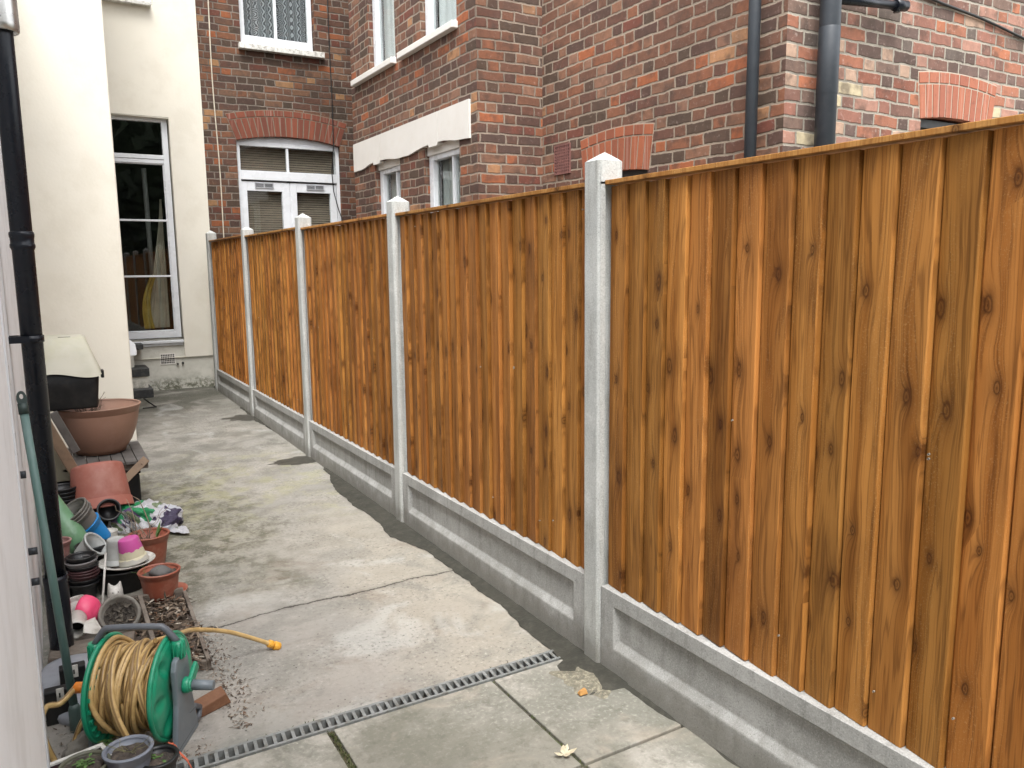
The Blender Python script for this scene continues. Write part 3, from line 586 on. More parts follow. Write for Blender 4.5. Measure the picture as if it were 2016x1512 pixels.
mb = MB(); mb.box(.50, 1.408, YB-.045, YB+.06, .632, .664); mb.box(.50, 1.40, YB-.02, YB+.06, .600, .632); build('sill', mb, M['upvc'], wf, bevel=.004)
mb = MB(); room(mb, 'Y', YB, .3, 1.5, .5, 3.4, .125, 1.6); build('interior', mb, M['dark'], ch)
# draped cloth behind the tall window
cu = MB()
def drape(i, j):
    z = .80+j*1.5; u = 1.30-(.27*(1-j)**1.3+.02)*(1-i); return Vector((u, YB+.18+.02*math.sin(i*22)*(1-.5*j)+.05*(1-j), z))
cu.sheet(drape, 40, 12); tag(build('draped_curtain', cu, M['drape_olive']), 'olive grey curtain hanging in folds inside the tall window', 'curtain')
cu = MB()
def drape2(i, j):
    z = .80+j*.62; u = 1.125-.06*math.sin(j*3)-.11*(1-j)+.11*i*(1-.4*j); return Vector((u, YB+.14+.012*math.sin(i*14), z))
cu.sheet(drape2, 20, 8); tag(build('yellow_cloth', cu, M['drape_yellow']), 'mustard yellow cloth hanging behind the lowest pane of the tall window', 'cloth')
mb = MB(); mb.tube([(1.18, YB+.5, .9), (1.17, YB+.5, 2.68)], .028, 8); build('interior_post', mb, plain('dim_post', (.20, .21, .20), .8), ch)
# upper window over it
fr = MB(); frame_box(fr, 'Y', YB, .80, 1.33, 4.42, 5.6, .06, .03, .10); wf2 = build('window', fr, M['upvc'], ch, bevel=.003)
mb = MB(); pbox(mb, 'Y', YB, .86, 1.27, 4.48, 5.54, .06, .064); build('pane', mb, M['glass'], wf2)
mb = MB(); mb.box(.74, 1.305, YB-.10, YB+.02, 4.365, 4.405); build('sill', mb, M['oldpaint'], wf2, bevel=.004)
mb = MB(); room(mb, 'Y', YB, .7, 1.45, 4.3, 5.7, .125, .8); build('interior', mb, M['dark'], ch)
# sill on the flank of the wing, air brick, stubs
mb = MB(); mb.prism([(.60, .91), (.648, .865), (.655, .80), (.652, .772), (.60, .765)], lambda u, v, d: Vector((u, d, v)), 7.39, 8.6); build('flank_sill', mb, M['upvc'], ch, bevel=.004)
def grille(name, face, c, u0, u1, z0, z1, nu, nv, mat, parent, d=-.012, bar=.38):
    mb = MB(); frame_box(mb, face, c, u0, u1, z0, z1, .012, d, .005); du = (u1-u0-.024)/nu; dv = (z1-z0-.024)/nv
    for k in range(1, nu): pbox(mb, face, c, u0+.012+du*(k-bar/2), u0+.012+du*(k+bar/2), z0+.012, z1-.012, d+.002, .002)
    for k in range(1, nv): pbox(mb, face, c, u0+.012, u1-.012, z0+.012+dv*(k-bar/2), z0+.012+dv*(k+bar/2), d+.003, .002)
    o = build(name, mb, mat, parent); mb = MB(); pbox(mb, face, c, u0+.01, u1-.01, z0+.01, z1-.01, -.0030, .001); build('holes', mb, M['dark'], o); return o
grille('air_brick', 'Y', YB, 1.135, 1.305, .378, .508, 8, 5, M['stone_white'], ch, d=-.008, bar=.30)
for u, z, r_ in ((1.325, .378, .011), (1.382, .385, .012)): mb = MB(); mb.tube([(u, YB+.01, z), (u, YB-.03, z)], r_, 10); build('pipe_stub', mb, M['cable_black'], ch)
# black-edged doorsteps beside the wing
st = root('doorstep', (.8, 9.7, GZ(9.6)), 'flight of three cement doorsteps with black painted edges against the end wall', 'steps')
for z0, z1, x1, y0 in ((.072, .17, .99, 9.61), (.300, .392, .975, 9.72), (.592, .655, .945, 9.86)):
    mb = MB(); mb.box(.55, x1, y0, YB-.004, z0, z1); build('tread', mb, plain('black_step_paint', (.022, .024, .026), .5, (.035, .037, .038), 9, (.1, .1, .08), .4, 30, world=True) if z0 < .1 else bpy.data.materials['black_step_paint'], st, bevel=.006)
for z0, z1, x1, y0 in ((.17, .300, .955, 9.74), (.392, .592, .84, 9.90)):
    mb = MB(); mb.box(.56, x1, y0, YB-.006, z0, z1); build('riser', mb, M['grey_render'], st)
mb = MB(); a0 = PY(285, 796, 9.3); 
mb.tube([(.80, 8.88, .075), (.93, 8.90, .075), (.90, 9.25, .078), (.88, 9.55, .08)], .006, 6); tag(build('bent_rod', mb, M['cable_black']), 'thin bent black rod lying by the doorsteps', 'rod')

# ---- brick house with bay wing
bh = root('brick_house', (3.0, 9.0, 0), 'red brick house with projecting side wing behind the fence', 'house')
H2 = 6.0; XA, XB, YA2, YC = 2.98, 3.57, 5.56, 3.125
mb = MB(); wall(mb, 'Y', YB, 1.782, 4.6, -.1, H2, [(2.27, 3.16, 4.11, 5.6), (2.15, 3.42, -.05, 3.09)], .14); build('wall', mb, M['brick_back'], bh, flip=False)
mb = MB(); wall(mb, 'X', XA, YA2, 8.34, -.1, H2, [(7.13, 7.80, 3.39, 5.2), (5.88, 6.57, 3.39, 5.2), (7.10, 7.74, 1.0, 2.52), (5.87, 6.56, 1.0, 2.52)], .13)
mb.quad((XA, 8.34, -.1), (5.2, 8.34, -.1), (5.2, 8.34, H2), (XA, 8.34, H2))
wall(mb, 'Y', YA2, XA, XB, -.1, H2, [], 0); build('wall', mb, M['brick_bay'], bh, flip=False)
mb = MB(); wall(mb, 'X', XB, YC, YA2, -.1, H2, [(4.26, 4.97, .9, 2.19)], .11); build('wall', mb, M['brick_side'], bh, flip=False)
mb = MB(); wall(mb, 'Y', YC, XB, 9.5, -.1, H2, [(4.80, 5.55, .9, 2.42)], .11); mb.quad((9.5, YC, -.1), (9.5, 12, -.1), (9.5, 12, H2), (9.5, YC, H2)); build('wall', mb, M['brick_front'], bh, flip=False)
mb = MB(); mb.box(XB, 9.6, YC-.1, 12, H2, H2+.2); mb.box(XA-.05, XB, YA2-.05, 8.4, H2, H2+.2); mb.box(1.79, XA, YB, 14, H2, H2+.2); build('roof', mb, M['brick_back'], bh)
arch(bh, M['gauged_old'], 'Y', YB, 2.15, 3.42, 3.005, .075, .235, ring=.075, n=19, proud=.006, depth=.13, n2=13, splay=.05)
arch(bh, M['gauged'], 'X', XB, 4.24, 4.99, 2.115, .03, .225, ring=.072, n=11, proud=.005, depth=.10, n2=8, splay=.0)
arch(bh, M['gauged_pale'], 'Y', YC, 4.78, 5.57, 2.37, .028, .205, ring=.07, n=12, proud=.005, depth=.10, n2=8, splay=.0)
# upper back window
fr = MB(); frame_box(fr, 'Y', YB, 2.28, 3.15, 4.14, 5.6, .055, .065, .13, wb=.095); pbox(fr, 'Y', YB, 2.690, 2.722, 4.235, 5.55, .07, .12)
wf = build('window', fr, M['upvc'], bh, bevel=.004)
mb = MB(); pbox(mb, 'Y', YB, 2.33, 3.10, 4.22, 5.55, .095, .098); build('pane', mb, M['glass_net'], wf)
mb = MB(); mb.box(2.235, 3.255, YB-.075, YB+.10, 4.045, 4.112); build('sill', mb, M['oldpaint'], wf, bevel=.006)
cu = MB(); folds(cu, 'Y', YB, 2.33, 3.10, 4.2, 5.6, .17, .012, .085, seed=3); tag(build('lace_curtain', cu, M['lace']), 'patterned black and white lace curtain in the upper window over the glazed doors', 'curtain')
mb = MB(); room(mb, 'Y', YB, 2.2, 3.25, 4.1, 5.7, .141, .7); build('interior', mb, M['dark'], bh)
# glazed doors
fr = MB(); frame_box(fr, 'Y', YB, 2.15, 3.42, -.05, 3.00, .045, .045, .12, wt=.045)
pbox(fr, 'Y', YB, 2.19, 3.38, 2.555, 2.665, .038, .12); pbox(fr, 'Y', YB, 2.752, 2.782, 2.665, 2.96, .055, .11)
pbox(fr, 'Y', YB, 2.15, 3.42, 2.985, 3.075, .052, .11)
wf = build('door_frame', fr, M['upvc'], bh, bevel=.004)
mb = MB(); pbox(mb, 'Y', YB, 2.19, 3.38, 2.66, 2.96, .080, .084); build('pane', mb, M['glass'], wf)
for u0, u1, p0, p1, v0 in ((2.195, 2.772, 2.258, 2.680, 2.35), (2.790, 3.372, 2.862, 3.292, 2.985)):
    dl = MB(); zt = 2.535
    pbox(dl, 'Y', YB, u0, p0, .0, zt, .055, .10); pbox(dl, 'Y', YB, p1, u1, .0, zt, .055, .10); pbox(dl, 'Y', YB, p0, p1, 2.425, zt, .056, .10); pbox(dl, 'Y', YB, p0, p1, .0, .9, .056, .10)
    dd = build('door', dl, M['upvc'], bh, bevel=.004)
    mb = MB(); pbox(mb, 'Y', YB, p0, p1, .9, 2.425, .080, .084); build('pane', mb, M['glass'], dd)
    vm = MB(); frame_box(vm, 'Y', YB, v0, v0+.225, 2.462, 2.527, .009, .043, .056)
    pbox(vm, 'Y', YB, v0+.107, v0+.118, 2.47, 2.52, .043, .056)
    for q in range(4): pbox(vm, 'Y', YB, v0+.008, v0+.217, 2.4755+q*.0125, 2.4795+q*.0125, .045, .055)
    vo = build('vent', vm, plain('grey_vent', (.42, .43, .45), .4, world=True) if 'grey_vent' not in bpy.data.materials else bpy.data.materials['grey_vent'], dd)
    mb = MB(); pbox(mb, 'Y', YB, v0+.008, v0+.217, 2.47, 2.52, .053, .0545); build('holes', mb, M['dark'], vo)
mb = MB(); pbox(mb, 'Y', YB, 2.772, 2.790, 0, 2.53, .065, .1); build('door_meeting_strip', mb, M['upvc'], wf)
for u0, u1, lbl in ((2.20, 2.765, 'left'), (2.80, 3.365, 'right')):
    mb = MB(); z = .7
    while z < 2.97:
        mb.box(u0, u1, -.013, .013, -.0012, .0012, 0., Matrix.Translation((0, YB+.15, z)) @ Matrix.Rotation(R(62), 4, 'X')); z += .0285
    tag(build('slatted_blind', mb, M['blind']), 'brown slatted blind behind the glass of the %s-hand door leaf' % lbl, 'blind', 'blinds behind the glazed doors')
mb = MB(); room(mb, 'Y', YB, 2.1, 3.5, -.05, 3.1, .141, .9); build('interior', mb, plain('brown_interior', (.05, .04, .032), .9), bh)
# bay windows
def bay_win(y0, y1, z0, z1, mull, curt, nm, sill=None, d=0.):
    fr = MB(); frame_box(fr, 'X', XA, y0, y1, z0, z1, .055, .05+d, .12+d, wt=.06); pbox(fr, 'X', XA, y1-.09, y1-.06, z0+.03, z1-.05, .045+d, .10+d)
    if mull: pbox(fr, 'X', XA, mull-.012, mull+.012, z0+.05, z1-.05, .06+d, .11+d)
    wf = build('window', fr, M['oldpaint'] if False else M['upvc'], bh, bevel=.004)
    mb = MB(); pbox(mb, 'X', XA, y0+.04, y1-.04, z0+.04, z1-.04, .085+d, .088+d); build('pane', mb, M['glass_net'], wf)
    if sill: mb = MB(); mb.box(XA-.055, XA+.08, sill[0], sill[1], 3.335, 3.39); build('sill', mb, M['stone_white'], wf, bevel=.006)
    mb = MB(); room(mb, 'X', XA, y0-.05, y1+.05, z0-.05, z1+.05, .125+d, .7); build('interior', mb, M['dark'], bh)
    if mull: mb = MB(); pbox(mb, 'X', XA, y0, y1, z1-.015, z1+.062, .035, .118); build('head', mb, M['stone_white'], bh)
    cu = MB(); folds(cu, 'X', XA, y0+.04, y1-.04, z0, z1, .155+d, .018, .11, seed=y0); tag(build('net_curtain', cu, curt), nm, 'curtain', 'curtains in the wing windows')
bay_win(7.13, 7.80, 3.39, 5.2, None, M['curtain_white'], 'white net curtain in the upper wing window farther from the camera', (7.115, 8.215))
bay_win(5.88, 6.57, 3.39, 5.2, None, M['curtain_white'], 'white net curtain in the upper wing window nearer the camera', (5.86, 6.975))
bay_win(7.10, 7.74, 1.0, 2.46, 7.34, M['curtain'], 'grey net curtain in the lower wing window farther from the camera')
bay_win(5.87, 6.56, 1.0, 2.46, 6.12, M['curtain'], 'grey net curtain in the lower wing window nearer the camera')
def lin(y0, y1):   # flat, ogee up to the keyed soffit, key, ogee down
    return y0, y1
prof = []
def win_prof(yl, yr, ym):      # from far (large y) to near
    p = [(yl+.30, 2.487), (yl+.26, 2.492)]
    for k in range(7): t = k/6; p.append((yl+.22-(yl+.22-ym-.11)*t, 2.494+.028*math.sin(t*math.pi/2)))
    p += [(ym+.095, 2.498), (ym-.065, 2.498), (ym-.08, 2.522)]
    for k in range(7): t = k/6; p.append((ym-.10-(ym-.10-yr)*t, 2.522-.030*(1-math.cos(t*math.pi/2))))
    return p
pf = [(8.315, 2.488)]+win_prof(7.78, 7.16, 7.64)+win_prof(6.56, 5.92, 6.32)+[(5.665, 2.476)]
pf = [(y, z) for y, z in pf]; ys_ = pf[0][0]; q = [pf[0]]
for p in pf[1:]:
    if p[0] < q[-1][0]-.002: q.append(p)
def lprism(y1, y0, nm):
    seg = [(y1-.003, 0)]+[p for p in q if y0+.004 < p[0] < y1-.004]+[(y0+.003, 0)]
    def zi(y):
        for a_, b_ in zip(q, q[1:]):
            if b_[0] <= y <= a_[0]: t = (a_[0]-y)/(a_[0]-b_[0]); return a_[1]+(b_[1]-a_[1])*t
        return q[-1][1]
    low = [(y, z if z else zi(y)) for y, z in seg]
    poly = low+[(y0+.003, 2.768), (y1-.003, 2.768)]
    for a_, b_ in zip(low, low[1:]): pass
    mb = MB(); f = plane_fn('X', XA)
    for a_, b_ in zip(low, low[1:]):
        mb.add([f(a_[0], a_[1], -.018), f(b_[0], b_[1], -.018), f(b_[0], 2.768, -.018), f(a_[0], 2.768, -.018), f(a_[0], a_[1], .12), f(b_[0], b_[1], .12)], [(0, 1, 2, 3), (0, 4, 5, 1)])
    for y_, z_ in (low[0], low[-1]): mb.add([f(y_, z_, -.018), f(y_, 2.768, -.018), f(y_, 2.768, .02), f(y_, z_, .02)], [(0, 1, 2, 3)])
    mb.add([f(y1-.003, 2.768, -.018), f(y0+.003, 2.768, -.018), f(y0+.003, 2.768, .02), f(y1-.003, 2.768, .02)], [(0, 1, 2, 3)])
    return mb
for a_, b_ in ((8.315, 7.56), (7.56, 6.235), (6.235, 5.665)): build('lintel', lprism(a_, b_, 0), M['stone_white'], bh)
# openings behind the fence: dark sashes under the arches
for face, c, u0, u1, z1 in (('X', XB, 4.26, 4.97, 2.19), ('Y', YC, 4.80, 5.55, 2.42)):
    fr = MB(); frame_box(fr, face, c, u0, u1, .9, z1-.04, .05, .04, .10); wf = build('window', fr, plain('dark_sash', (.03, .03, .03), .5) if 'dark_sash' not in bpy.data.materials else bpy.data.materials['dark_sash'], bh)
    mb = MB(); pbox(mb, face, c, u0+.04, u1-.04, .94, z1-.08, .07, .073); build('pane', mb, M['glass'], wf)
    mb = MB(); room(mb, face, c, u0-.05, u1+.05, .85, z1+.05, .112, .6); build('interior', mb, M['dark'], bh)
grille('air_brick', 'X', XB, 5.16, 5.375, 2.19, 2.415, 8, 9, M['terracotta_air'], bh, bar=.5)
# downpipes and cables
def pipe(name, pts, r, mat, label, parts, cat='pipe'):
    p0 = Vector(pts[0]); r_ = root(name, p0, label, cat); mb = MB(); mb.tube(pts, r, 20); build('tube', mb, mat, r_)
    for nm, z, rr, h in parts:
        mb = MB(); x, y = pts[0][0], pts[0][1]; mb.lathe([(r, z), (rr, z+.004), (rr, z+h-.004), (r, z+h)], 20, Matrix.Translation((x, y, 0))); build(nm, mb, mat, r_)
    return r_
pipe('downpipe', [(3.505, 3.297, -.02), (3.505, 3.297, H2)], .0335, M['pipe_grey'], 'slim dark grey downpipe on the brick wing, left of the corner', [('collar', 3.3, .040, .06)])
pipe('soil_pipe', [(3.80, 3.035, -.02), (3.80, 3.035, H2)], .055, M['pipe_grey'], 'thick dark grey soil pipe right of the brick corner', [('collar', 2.40, .0565, .35)])
hp = root('waste_pipe', (4.2, 3.07, 2.93), 'short black waste pipe with capped end at the top of the pale brick wall', 'pipe')
mb = MB(); mb.tube([(3.82, 3.05, 2.905), (4.40, 3.05, 2.955)], .024, 14); build('tube', mb, M['pipe_black'], hp)
mb = MB(); mb.tube([(4.37, 3.05, 2.9525), (4.47, 3.05, 2.962)], [.031, .031], 14); mb.tube([(4.39, 3.05, 2.945), (4.39, 3.05, 2.915)], .018, 10); build('cap', mb, M['pipe_black'], hp)
def cable(nm, pts, r, mat, label):
    mb = MB(); mb.tube(pts, r, 6); tag(build(nm, mb, mat), label, 'cable')
cable('cable', [(4.55+.2*k, YC-.012, 3.10-.018*k-.006*math.sin(k*1.1)) for k in range(12)], .0085, M['cable_black'], 'black cable sagging across the top of the pale brick wall')
cp = [(3.2+.25*k, YC-.02, 3.2) for k in range(1)]
cable('cable', [(1.932+.006*math.sin(z*3)+.01*math.sin(z*1.1), YB-.012, z) for z in [.0, .5, 1., 1.5, 1.9, 2.1, 2.3, 2.5, 2.8, 3.1, 3.4, 3.7, 4., 4.3, 4.6, 5., 5.9]], .0075, M['cable_cream'], 'cream cable running down the brick wall beside the cream house')
cable('cable', [(3.338+.004*math.sin(z*4), YB-.014, z) for z in [5.9, 5., 4.5, 4., 3.6, 3.3, 3.0]]+[(3.30, YB-.014, 2.7), (3.315, YB-.014, 2.45), (3.36, YB-.02, 2.25), (3.44, YB-.03, 2.0), (3.5, YB-.03, 1.7)], .006, M['cable_black'], 'thin black cable dangling over the glazed doors')
# ---- near white wall on the left, drainpipe
wl = root('white_side_wall', (-.3, 2.0, 0), 'white painted house wall at the left edge of the photo', 'wall')
mb = MB(); mb.box(-.6, -.078, -2.5, 1.98, -.1, 4.0); build('pier', mb, M['white_wall'], wl, bevel=.004)
mb = MB(); mb.box(-.6, -.112, 1.98, 7.36, -.1, 4.0); build('wall', mb, M['white_wall'], wl)
mb = MB(); mb.box(-.14, -.088, 2.35, 2.42, .12, 3.99); build('frame_strip', mb, M['upvc'], wl, bevel=.003)

dp = root('drainpipe', (-.043, 3.30, .03), 'black drainpipe with grey metal collar on top, standing by the white wall', 'pipe')
mb = MB(); mb.tube([(-.043, 3.30, .30), (-.043, 3.30, 4.0)], .0345, 24); build('tube', mb, M['pipe_black'], dp)
mb = MB(); Mx = Matrix.Translation((-.043, 3.30, 0)); mb.lathe([(.0345, .365), (.0415, .37), (.0425, .35), (.0405, .335), (.0405, .03), (.03, .02)], 24, Mx); build('socket', mb, M['pipe_black'], dp)
mb = MB(); mb.lathe([(.0345, 1.625), (.0385, 1.622), (.0395, 1.615), (.0385, 1.606), (.037, 1.60), (.037, 1.584), (.0395, 1.580), (.0395, 1.571), (.0365, 1.565), (.0345, 1.56)], 24, Mx); build('coupling', mb, M['pipe_black'], dp)
mb = MB(); mb.lathe([(.0345, 1.262), (.0385, 1.262), (.0385, 1.238), (.0345, 1.238)], 24, Mx); mb.box(-.13, -.05, 3.262, 3.272, 1.238, 1.262); mb.box(-.13, -.05, 3.328, 3.338, 1.238, 1.262); build('clip', mb, M['pipe_black'], dp)
mb = MB(); mb.lathe([(.036, 2.35), (.036, 2.292), (.050, 2.285), (.0535, 2.29), (.0545, 2.31), (.0535, 2.36), (.0535, 3.9)], 28, Mx); build('collar', mb, M['metal'], dp)
#@@OBJECTS@@
def PZ(px, py, z): d = _ray(px, py); return CAM + d*((z-CAM.z)/d.z)

# dark garden foliage behind the camera (what the windows mirror)
g = MB(); r2 = random.Random(3)
for k in range(2600):
    x = r2.uniform(-14, 16); y = -13+r2.uniform(-1.5, 1.5); z = abs(r2.gauss(0, 1))*2.4+r2.uniform(0, 3.5)
    if z > 8.5+1.2*math.sin(x*.7): continue
    s_ = r2.uniform(.25, .6); v = [Vector((r2.uniform(-1, 1), r2.uniform(-.5, .5), r2.uniform(-1, 1))).normalized()*s_ for _ in range(4)]
    c = Vector((x, y, z)); g.add([c+v[0], c+v[1], c+v[2], c+v[3]], [(0, 1, 2), (0, 2, 3)])
g.box(-14, 16, -14.6, -14.4, -.06, 8.2)
build('garden_foliage', g, plain('dark_leaves', (.035, .055, .022), .7, (.02, .032, .014), 2, world=True), flip=False, kind='stuff')

# ---------------------------------------------------------------- clutter
M['terra'] = plain('terracotta_plastic', (.27, .075, .042), .45, (.23, .062, .036), 5, (.42, .24, .17), .35, 14, .08, 60)
M['terra_in'] = M['terra']
M['terra_dusty'] = plain('dusty_terracotta', (.33, .115, .085), .6, (.27, .088, .062), 4, (.42, .22, .18), .5, 5, .08, 60)
M['terra_brown'] = plain('brown_planter', (.29, .165, .115), .5, (.25, .138, .092), 4, (.33, .20, .15), .4, 8, .08, 60)
M['grey_pot'] = plain('grey_pot', (.16, .15, .135), .55, (.12, .112, .10), 6, (.3, .28, .24), .4, 20, .1, 60)
M['lgrey_pot'] = plain('light_grey_pot', (.44, .455, .44), .5, (.36, .37, .355), 6, (.22, .21, .19), .4, 16, .1, 60)
M['white_cer'] = plain('dirty_white_ceramic', (.60, .585, .54), .45, (.50, .485, .44), 9, (.17, .15, .12), .6, 22, .12, 60)
M['blue'] = plain('blue_pot', (.012, .235, .60), .35, (.010, .20, .52), 4, bump=.03)
M['bluegrey'] = plain('blue_grey_pot', (.185, .205, .245), .45, (.15, .165, .20), 6, (.3, .3, .3), .3, 20, .08, 60)
M['pink'] = plain('pink_bowl', (.80, .075, .185), .35, (.76, .085, .19), 4, bump=.02)
M['green_tube'] = plain('green_painted_tube', (.070, .135, .120), .5, (.10, .17, .155), 4, (.20, .26, .25), .5, 16, .12, 60, stretch=(1, 1, .15))
M['green_cyl'] = plain('pale_green_plastic', (.17, .33, .19), .35, (.12, .25, .13), 7, (.32, .45, .33), .5, 6, .06, 40)
M['dkgreen'] = plain('dark_green_plastic', (.022, .040, .035), .5)
M['stone'] = plain('weathered_stone', (.20, .185, .16), .85, (.14, .13, .11), 8, (.30, .29, .25), .5, 20, .5, 60, bd=.004)
M['timber_old'] = plain('weathered_timber', (.20, .17, .14), .85, (.12, .095, .075), 5, (.045, .035, .025), .6, 12, .6, 50, bd=.004, stretch=(1, 1, 6))
M['tan_wood'] = plain('sun_bleached_wood', (.24, .165, .105), .7, (.20, .14, .095), 6, (.12, .08, .05), .4, 12, .2, 60)
M['slate_wood'] = plain('grey_slats', (.13, .12, .11), .7, (.10, .092, .085), 7, (.05, .045, .04), .5, 16, .25, 60)
M['cream_plastic'] = plain('cream_plastic', (.52, .50, .41), .5, (.44, .425, .33), 5, (.45, .43, .26), .4, 6, .06, 30)
M['twig'] = plain('dry_twig', (.30, .24, .17), .85, (.20, .15, .11), 20)
M['leafgreen'] = plain('leaf_green', (.10, .19, .045), .55, (.06, .13, .03), 20)
M['grey_plastic'] = plain('grey_plastic', (.27, .285, .31), .45, (.24, .25, .275), 5, (.15, .15, .15), .3, 18, .06, 50)
M['black_rubber'] = plain('black_rubber', (.007, .0075, .008), .5, (.011, .011, .011), 6, (.05, .048, .042), .22, 14, .12, 50, spec=.3)
def mat_bands(name, ramp_, axis=2, scale=1., nz=.3, ns=20, rough=.6):
    n = NT(name); s = n.sep(n.obj); f = n.m_('ADD', n.m_('MULTIPLY', s[axis], scale), n.m_('MULTIPLY', n.m_('SUBTRACT', n.noise(n.obj, ns, 4), .5), nz))
    c = n.ramp(f, ramp_, 'CONSTANT'); c = n.mix(n.m_('MULTIPLY', n.step(n.noise(n.obj, 30, 5, .7), .52, .7), .4), c, (.3, .27, .2)); n.bump(n.noise(n.obj, 60), .1, .002)
    return n.set(col=c, rough=rough)
M['pink_paint'] = mat_bands('pink_painted_clay', [(0, (.50, .075, .29)), (.46, (.55, .51, .36)), (.80, (.38, .365, .32))], scale=8.5, nz=.34, ns=26)

def potmesh(r_t, r_b, h, wall_=.003, n=32, jig=0., belly=.0):
    sh_ = r_b*.16; mb = MB(); mb.lathe([(.0005, 0), (r_b-sh_, 0), (r_b-sh_*.35, sh_*.22), (r_b, sh_*.9)]+[(r_b+(r_t-r_b)*t+belly*math.sin(math.pi*t), h*t) for t in (.25, .4, .55, .7, .85)]+[(r_b+(r_t-r_b)*.97, h*.97), (r_t-wall_, h*.985), (r_b+(r_t-r_b)*.5-wall_, h*.5), (r_b-wall_, .008), (.0005, .006)], n, jig=jig); return mb
def rimmesh(r_t, r_b, h, rh, out=.004, wall_=.003, n=32):
    rr = r_b+(r_t-r_b)*(1-rh/h); mb = MB()
    mb.lathe([(rr-.0005, h-rh-.003), (rr+out, h-rh), (r_t+out, h-.006), (r_t+out+.003, h-.003), (r_t+out+.001, h), (r_t-wall_, h+.0005), (r_t-wall_-.002, h-.006)], n); return mb
def pot(name, label, loc, r_t, r_b, h, mat, ax=(0, 0, 1), rh=None, out=.004, soil=None, group=None, cat='pot', extra=None, spin=0., soilmat=None, belly=0.):
    q = Vector(ax).normalized().to_track_quat('Z', 'Y') if tuple(ax) != (0, 0, 1) else None
    r_ = root(name, loc, label, cat, group, q.to_euler() if q else (0, 0, spin))
    build('body', potmesh(r_t, r_b, h, belly=belly), mat, r_, local=True); build('rim', rimmesh(r_t, r_b, h, rh or h*.16, out), mat, r_, local=True)
    if soil:
        rs = r_b+(r_t-r_b)*soil-.004; mb = MB(); sd_ = rnd.random()*50; nn = 28
        vs = [(0, 0, h*soil+.006)]; fs = []
        for i in range(1, 6):
            for k in range(nn): a_ = 2*math.pi*k/nn; x, y = rs*i/5*math.cos(a_), rs*i/5*math.sin(a_); vs.append((x, y, h*soil+.010*noise.noise((x*45+sd_, y*45, 0))+(.004 if i < 4 else -.003)))
        fs += [(0, 1+k, 1+(k+1) % nn) for k in range(nn)]
        for i in range(4): fs += [(1+i*nn+k, 1+i*nn+(k+1) % nn, 1+(i+1)*nn+(k+1) % nn, 1+(i+1)*nn+k) for k in range(nn)]
        mb.add(vs, fs, 0., True); build('soil', mb, soilmat or M['soil'], r_, local=True)
    return r_
def dup(o, loc=None, rot=None, label=None, parent=None):
    c = o.copy(); C.objects.link(c)
    if parent: c.parent = parent
    for ch in list(o.children): dup(ch, parent=c)
    if loc is not None: c.location = loc
    if rot is not None: c.rotation_euler = rot
    if label: c['label'] = label
    return c
def twigs(mb, c, n, hgt, spread, r=.0016, seed=1):
    rr = random.Random(seed)
    for k in range(n):
        p = Vector(c)+Vector((rr.uniform(-1, 1), rr.uniform(-1, 1), 0))*spread*.3; d = Vector((rr.uniform(-1, 1)*spread*2.5, rr.uniform(-1, 1)*spread*2.5, hgt*rr.uniform(.5, 1.1)))
        pts = [p]; m = 6
        for i in range(m): pts.append(p+d*((i+1)/m)+Vector((rr.gauss(0, 1), rr.gauss(0, 1), rr.gauss(0, .5)))*hgt*.05)
        mb.tube(pts, [r*(1-.6*i/m) for i in range(m+1)], 5)
def leaf(mb, p, d, L, w_, curl=.2, a=0.):
    d = Vector(d).normalized(); s_ = d.cross(Vector((0, 0, 1))); s_ = s_.normalized() if s_.length > .05 else Vector((1, 0, 0)); n_ = s_.cross(d)
    P_ = lambda t, k, z: Vector(p)+d*(L*t)+s_*(w_*k)+n_*(z*L)
    mb.add([P_(0, 0, 0), P_(.3, .42, .04), P_(.35, 0, -.03), P_(.3, -.42, .04), P_(.7, .36, -curl*.4), P_(.72, 0, -curl*.55), P_(.7, -.36, -curl*.4), P_(1, 0, -curl)],
           [(0, 1, 2), (0, 2, 3), (1, 4, 5, 2), (2, 5, 6, 3), (4, 7, 5), (5, 7, 6)], a)

# --- big planter on the slatted stand, black bin behind the pipe
pl = PY(200, 889, 5.55)
P1 = pot('large_planter', 'large brown round planter with dry stalks, standing on the slatted stand', pl, .238, .145, .30, M['terra_brown'], rh=.085, out=.008, belly=.020, soil=.72, cat='planter')
mb = MB(); twigs(mb, (-.06, -.02, .21), 22, .17, .05, .0028, 4); build('dry_stalks', mb, M['twig'], P1, local=True)
bx = root('black_crate', (.19, 5.45, GZ(5.4)), 'black plastic crate holding up the slatted stand under the brown planter', 'crate')
mb = MB(); zt = pl.z-.045
for z0, z1, e in ((GZ(5.4), zt-.05, .0), (zt-.05, zt-.03, .008)): mb.box(-.09-e, .425+e, 5.22-e, 5.72+e, z0, z1)
build('body', mb, M['black_rubber'], bx, bevel=.01)
chd = root('folding_chair', (.2, 5.5, zt), 'collapsed folding wooden chair with grey slats lying under the brown planter', 'chair')
mb = MB()
for k in range(7): x0 = .02+k*.066; mb.box(x0, x0+.062, 5.17, 5.78, pl.z-.022, pl.z-.002)
build('seat', mb, M['slate_wood'], chd, bevel=.003)
mb = MB(); mb.box(.0, .475, 5.20, 5.235, pl.z-.062, pl.z-.022); build('seat_frame', mb, M['timber_old'], chd, bevel=.003)
mb = MB(); mb.bar(PY(243, 948, 5.12), PY(288, 903, 5.16), .045, .018, upv=(0, -1, .3)); mb.lathe([(.001, .012), (.006, .012), (.006, -.012)], 10, axisM(PY(279, 913, 5.15), (0, -1, .3))); build('arm', mb, M['tan_wood'], chd, bevel=.006)
mb = MB(); mb.bar(PY(88, 830, 5.06), PY(152, 938, 5.12), .058, .018, upv=(0, -1, .2)); build('leg', mb, M['tan_wood'], chd, bevel=.005)
